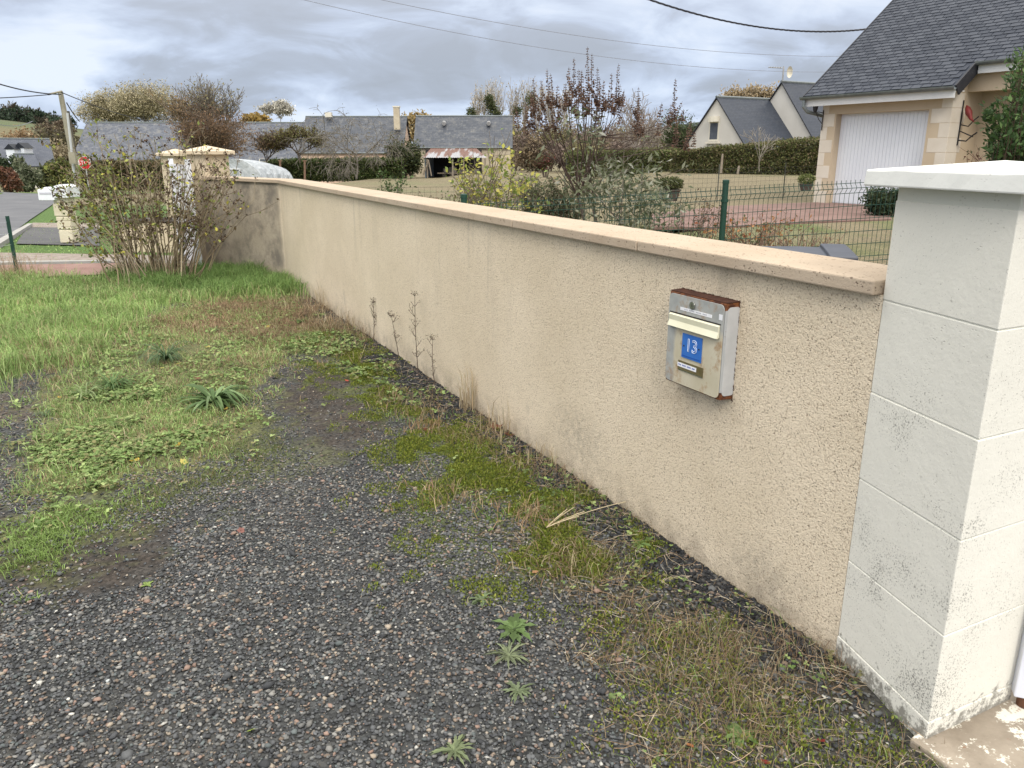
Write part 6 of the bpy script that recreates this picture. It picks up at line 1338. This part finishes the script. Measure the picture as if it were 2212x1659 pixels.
# --- single plants
def rosette(label,px,py,rad,nl,cols,width,rise=.5,name='weed_plant',grp=None,seed=1,lobed=False,h=.0):
    rg=np.random.default_rng(seed); c=gnd(px,py); z=float(gh(c.x,c.y)); e=empty(name,(c.x,c.y,z),label,'weed',grp); V=[];F=[];C=[];b=0
    for i in range(nl):
        a=rg.uniform(0,6.283); l=rad*rg.uniform(.35,1.15); rs=rise*rg.uniform(.4,1.3); k=7; w0=width*rg.uniform(.8,1.2); cc=pal(cols,1,.15,rg)[0]; s=np.array([-math.sin(a),math.cos(a),0])
        for j in range(k):
            t=j/(k-1); r=l*t; zz_=z+.006+l*(rs*1.6*t-rs*1.5*t*t)+h*t; ww=w0*math.sin(math.pi*min(1,.12+t*.88))**.8
            if lobed and j%2: ww*=.4
            ctr=np.array([c.x+math.cos(a)*r,c.y+math.sin(a)*r,zz_]); V+= [ctr-s*ww+[0,0,ww*.3],ctr,ctr+s*ww+[0,0,ww*.3]]; C+=[cc,cc*.8,cc]
        for j in range(k-1):
            q=b+3*j; F+=[(q,q+1,q+4,q+3),(q+1,q+2,q+5,q+4)]
        b+=3*k
    npmesh('leaves',np.array(V),np.array(F),LEAF,e,np.array(C)); return e
rosette('large strap-leaved green weed clump where the grass meets the gravel',462,872,.25,95,[(.10,.17,.06),(.15,.23,.09),(.20,.29,.13)],.011,.75,seed=1)
rosette('dark blue-green tuft of coarse grass in the lawn behind the strap-leaved weed',360,782,.26,70,[(.07,.13,.055),(.10,.16,.07),(.13,.19,.09)],.005,.9,seed=2)
rosette('bright green dandelion-like weed in the gravel near the photo centre bottom',1110,1368,.088,20,[(.12,.19,.06),(.16,.24,.09),(.09,.14,.045)],.015,.28,seed=3,lobed=True)
rosette('pale feathery weed in the gravel just below the dandelion-like one',1098,1425,.080,46,[(.16,.19,.11),(.20,.235,.13)],.004,.3,seed=4,lobed=True)
rosette('small grey-green lobed weed in the gravel, lowest of the column of weeds by the middle',1118,1500,.058,30,[(.15,.19,.10),(.19,.235,.13)],.005,.35,seed=5,lobed=True)
rosette('light green weed at the bottom edge of the gravel',982,1622,.062,36,[(.17,.21,.11),(.21,.25,.13)],.005,.35,seed=6,lobed=True)
rosette('small grey-green weed in the gravel above the dandelion-like one',1040,1305,.048,26,[(.15,.20,.10),(.18,.24,.12)],.006,.5,seed=7,lobed=True)
rosette('tiny pale sprig lying in the lower left gravel',318,1262,.045,7,[(.24,.33,.09)],.006,.4,seed=8)
rosette('leafy green weed in the fork between mossy strip and wall weeds',652,694,.07,16,[(.09,.19,.05),(.12,.23,.06)],.012,.6,seed=9)
rosette('feathery green yarrow patch left of the strap-leaved weed',245,842,.20,70,[(.09,.16,.05),(.12,.20,.07)],.006,.8,seed=10,lobed=True)
rosette('small ferny tuft at the edge of the left-hand track',98,898,.09,30,[(.12,.18,.09),(.15,.21,.10)],.004,.8,seed=11,lobed=True)
rosette('light green grassy clump near the front of the lawn',186,862,.14,46,[(.22,.30,.12),(.27,.33,.16)],.0035,1.1,seed=12)
for i,(x,y,r_,lab) in enumerate(((520,800,.07,'broad-leaved green weed right of the dark grass tuft'),(300,900,.08,'flat green weed among clover below the yarrow patch'),(420,960,.06,'small flat weed at the gravel edge below the strap-leaved weed'),(150,1010,.07,'green weed at the left end of the clover patch'),(90,1140,.06,'pale green weed at the lower left corner of the weedy patch'),(540,740,.06,'flat green weed under the brown grass patch'),(760,800,.055,'low green weed on the moss left of the tall dark stalk'),(1380,1180,.05,'ferny green weed on the clinker below the mailbox'),(1600,1590,.05,'dark clover-like weed in the dead grass at the bottom'))):
    rosette(lab,x,y,r_,22,[(.13,.21,.06),(.18,.27,.09),(.10,.155,.05),(.22,.24,.10)],.009,.3,seed=40+i,lobed=bool(i%2))
def tallweed(label,px,py,ptop,xt,seed,n=3,c=(.11,.085,.065),seedc=(.14,.10,.075),umbel=True,r=.0030):
    rg=np.random.default_rng(seed); c0=gnd(px,py); dd=(c0.x-Aw[0])*nw[0]+(c0.y-Aw[1])*nw[1]; t=np.array(atY(xt,ptop,c0.y)); z=float(gh(c0.x,c0.y)); e=empty('dried_weed',(c0.x,c0.y,z),label,'weed'); polys=[];P_=[]
    b_=np.array([c0.x,c0.y,z]); m=bez(b_,t,[rg.normal()*.012,0,0],9); polys.append((m,np.linspace(r,r*.5,9)))
    for k in range(n*3):
        j=rg.integers(2,8); q=m[j]; d_=np.array([rg.choice([-1,1])*rg.uniform(.3,1),rg.normal()*.4,rg.uniform(.6,1.5)]); l=rg.uniform(.04,.12); t2_=q+d_*l*.5; polys.append((np.array([q,(q+t2_)/2+[0,0,-.004],t2_]),[r*.6,r*.5,r*.3])); P_+=[t2_]*4
        if rg.random()<.6: t3=(q+t2_)/2+d_*[-.4,.4,.7]*l*.4; polys.append((np.array([(q+t2_)/2,t3]),[r*.4,r*.25])); P_+=[t3]*4
    for k in range(9):
        d_=np.array([rg.normal()*.5,rg.normal()*.4,rg.uniform(.2,1)]); t2_=m[-1]+d_*.035; polys.append((np.array([m[-2],m[-1],t2_]),[r*.4,r*.35,r*.2])); P_+=[t2_]*(7 if umbel else 3)
    stems('stems',polys,[c],e,4); P_=np.array(P_); k=len(P_); lf('seed_heads',P_+rg.normal(size=(k,3))*.008,.011,pal([seedc,tuple(x*.6 for x in seedc)],k,.2,rg),e,rg=rg)
tallweed('dried umbel-headed weed stalk against the wall, furthest of the three',807,738,655,806,601)
tallweed('forked dried umbel stalk against the wall, middle of the three',862,776,685,846,602)
tallweed('tallest thin dark weed stalk standing against the wall',904,812,640,896,603,5,(.10,.075,.06),(.12,.09,.06),False)
tallweed('low dry dark stalk beside the tallest stalk by the wall',940,832,735,935,604,2,(.12,.09,.07),(.12,.09,.06),False)
def tuft(label,px,py,h,n,seed,cols=((.46,.38,.25),(.38,.29,.18),(.52,.45,.32)),spread=.05,lean=.6,name='dry_grass_tuft',w_=.0042):
    rg=np.random.default_rng(seed); c0=gnd(px,py); z=float(gh(c0.x,c0.y)); x=c0.x+rg.normal(size=n)*spread; y=c0.y+rg.normal(size=n)*spread; dd=(x-Aw[0])*nw[0]+(y-Aw[1])*nw[1]; f=np.where((dd<.015)&(y<9.3),.02-dd,0); x=x+nw[0]*f; y=y+nw[1]*f
    e=empty(name,(c0.x,c0.y,z),label,'grass tuft'); V,F4,F3,C=bladearr(x,y,h*rg.uniform(.5,1.1,n),w_,rg.uniform(.05,lean,n),pal(cols,n,.15,rg),rg)
    dd=(V[:,0]-Aw[0])*nw[0]+(V[:,1]-Aw[1])*nw[1]; f=np.where((dd<.006)&(V[:,1]<9.3),.008-dd,0); V[:,0]+=nw[0]*f; V[:,1]+=nw[1]*f
    o=npmesh('blades',V,[F4,F3],BLADE,e,C); return e
tuft('tall pale dry grass tuft leaning on the wall behind the dark clinker',1015,884,.34,44,701,spread=.03)
tuft('wispy pale dry grass against the wall right of the tall tuft',1085,934,.22,34,702,spread=.07)
tuft('thin dry grass sprigs at the foot of the wall near the dead leaf',1175,996,.15,26,703,spread=.07)
tuft('sparse dry grass at the far end of the wall where the lawn starts',675,656,.28,60,704,spread=.15)
tuft('pale dry stems by the wall, beyond the umbel-headed weeds',745,703,.22,60,705,spread=.12)
tuft('rust-brown dead grass tuft on the mossy strip',925,925,.10,46,706,((.26,.17,.09),(.33,.23,.13)),.05,1.2)
tuft('brown dead grass tuft right of the straw fan on the moss',1130,1125,.09,60,707,((.30,.20,.12),(.38,.27,.16)),.07,1.3)
tuft('light brown dead grass tuft low on the verge above the gravel weeds',1265,1255,.085,70,708,((.34,.27,.16),(.42,.34,.21)),.07,1.4,w_=.0018)
tuft('tan dead grass tuft in the lower right verge below the wall',1540,1440,.09,80,709,((.32,.24,.14),(.42,.34,.21)),.08,1.4,w_=.0015)
tuft('tan dead grass tuft nearest the bottom right corner',1690,1540,.09,80,710,((.28,.20,.11),(.38,.29,.17)),.08,1.5,w_=.0014)
tuft('wiry straw tuft where wall and white pillar meet',1740,1392,.09,40,711,((.36,.25,.16),(.44,.35,.25)),.06,1.4,w_=.0014)
tuft('dead straw tuft at the bottom edge beside the threshold slab',1830,1620,.07,60,712,((.30,.22,.12),(.38,.30,.18)),.06,1.4,w_=.0013)
tuft('beige dry grass tuft at the left of the weedy verge',285,965,.08,60,713,((.40,.33,.20),(.46,.38,.25)),.07,1.2)
tuft('dry grass growing around the dark green steel post',22,602,.42,220,714,((.36,.28,.18),(.28,.20,.12)),.22,.9,w_=.004)
# straw fan lying on the moss
sf=gnd(1180,1150); e=empty('straw_stalks',(sf.x,sf.y,0),'fan of pale dead stalks lying on the moss below the mailbox','straw'); rg=np.random.default_rng(720)
polys=[]; base=np.array([sf.x,sf.y,float(gh(sf.x,sf.y))+.018]); far=gnd(1350,1108)
polys.append((bez(base,np.array([far.x,far.y,float(gh(far.x,far.y))+.05]),[0,0,.02],7),[.0018]*7))
for (x,y) in ((1240,1118),(1262,1128),(1225,1122),(1250,1140),(1215,1132)):
    q=gnd(x,y); polys.append((bez(base,np.array([q.x,q.y,float(gh(q.x,q.y))+.045]),[0,0,.008],5),[.0016]*5))
V,F=tubearr(polys,5); npmesh('stalks',V,F,STEM,e,np.tile([[.52,.44,.29]],(len(V),1)))
# fallen leaves: each a curled, lobed blade of its own
def fallen(label,px,py,size,c,seed,grp=None,asp=.8,cat='leaf'):
    rg=np.random.default_rng(seed); q=gnd(px,py); z=float(gh(q.x,q.y))+.012; dd=(q.x-Aw[0])*nw[0]+(q.y-Aw[1])*nw[1]
    a0=rg.uniform(0,6.28); K=14; tx,ty=rg.normal()*.25,rg.normal()*.25; V=[]
    for ring in (0,.5,1):
        for i in range(K):
            a=2*math.pi*i/K; r=size/2*ring*(1+.28*math.cos(a)+.20*math.cos(5*a+.6)+rg.normal()*.05); lx,ly=r*math.cos(a),r*asp*math.sin(a)
            X=lx*math.cos(a0)-ly*math.sin(a0); Y=lx*math.sin(a0)+ly*math.cos(a0); V.append((q.x+X,q.y+Y,z+X*tx+Y*ty+(ly*ly)*7+ (lx*lx)*2+rg.normal()*.0012))
    F=[(r*K+i,r*K+(i+1)%K,(r+1)*K+(i+1)%K,(r+1)*K+i) for r in(0,1) for i in range(K)]
    C=np.tile([c],(len(V),1))*rg.uniform(.8,1.2,(len(V),1)); o=npmesh('fallen_leaf',np.array(V),np.array(F),LEAF,None,C,smooth=True); tag(o,label,cat,grp)
RB=(.20,.075,.045); YE=(.55,.40,.08); TN=(.42,.24,.12); RD=(.22,.03,.025); OR=(.50,.20,.08)
fallen('large curled rust-brown leaf lying at the foot of the wall',1070,926,.10,RB,1)
fallen('curled brown leaf right of the large rust-brown one, against the wall',1100,942,.06,(.16,.06,.04),2)
fallen('brown curled leaf on the moss left of the large rust-brown leaf',920,932,.045,(.17,.07,.045),3)
fallen('dull red leaf lying alone on the gravel',519,1147,.030,(.24,.11,.09),4)
fallen('small bright red leaf on the moss near the far gravel',749,824,.032,(.50,.10,.06),5)
fallen('bright green-yellow leaf on the gravel at the bottom left of centre',545,1581,.024,(.32,.42,.06),6)
fallen('tan leaf on the edge of the moss above the gravel weeds',1157,1247,.026,TN,7)
fallen('pink-orange leaf in the dead grass near the bottom of the photo',1492,1617,.022,OR,8)
fallen('dark red leaf in the dead grass at the bottom right',1770,1598,.024,RD,9)
fallen('crimson leaf at the bottom edge among dead grass',1650,1648,.024,RD,10)
fallen('yellow leaf in the brown grass near the bend of the wall',577,707,.055,YE,11)
fallen('yellow leaf at the left edge of the strap-leaved weed',488,884,.03,YE,12)
fallen('pale tan leaf on the mossy strip beside the tall dark stalk',845,792,.04,(.55,.42,.25),13)
fallen('orange cigarette-like strip of leaf on the moss below the brown grass',991,1060,.022,OR,14,asp=.35)
YWH=['at the edge of the tall grass, above the dark grass tuft','left of the brown grass patch in the lawn','beside the dark blue-green grass tuft','beside the left-hand gravel track','below the strap-leaved weed, at the gravel edge','just below and left of the strap-leaved weed','on the left side of the dark grass tuft','right of the strap-leaved weed','in the short lawn below the brown grass','between the yarrow patch and the clover','just below the brown grass near the wall','in the clover at the front of the lawn']
BWH=['at the left edge in the tall grass','at the front of the tall grass on the left','between the yarrow patch and the strap-leaved weed','low in the clover at the left','at the front of the clover, left of centre','touching the strap-leaved weed','below the yarrow patch','above the strap-leaved weed','in the lawn right of the clover','at the top of the clover patch']
for i,(x,y) in enumerate(((212,733),(322,725),(385,790),(130,862),(395,1002),(383,968),(350,800),(520,835),(450,752),(232,905),(590,742),(290,1000))):
    fallen('small yellow fallen leaf '+YWH[i],x,y,.024+.012*(i%3),YE if i%2 else (.48,.42,.12),30+i,'yellow leaves scattered on the lawn')
for i,(x,y) in enumerate(((48,722),(150,785),(318,905),(196,1002),(250,990),(475,862),(210,882),(430,820),(350,935),(268,950))):
    fallen('small brown fallen leaf '+BWH[i],x,y,.034+.014*(i%3),(.25,.12,.07) if i%2 else (.17,.08,.05),60+i,'brown leaves scattered on the lawn')
# pale chips of stone that stand out
for i,(x,y,s_,c,lab) in enumerate(((430,1250,.020,(.38,.33,.29),'pinkish pebble at the upper left of the gravel'),(233,1473,.017,(.46,.49,.48),'pale blue-grey angular chip in the lower left gravel'),(1213,1283,.010,(.80,.78,.68),'tiny white pebble beside the tan leaf'),(1072,1251,.012,(.78,.78,.72),'small white oval pebble on the moss'),(355,1308,.024,(.20,.205,.21),'long grey curved pebble in the gravel left of centre'),(1700,1635,.012,(.70,.66,.60),'white chip in the dead grass by the bottom edge'))):
    q=gnd(x,y); V,F,C=stones(np.array([q.x]),np.array([q.y]),np.array([s_]),np.array([c]),.6); o=npmesh('pebble',V,F,STONE,None,C); tag(o,lab,'pebble')
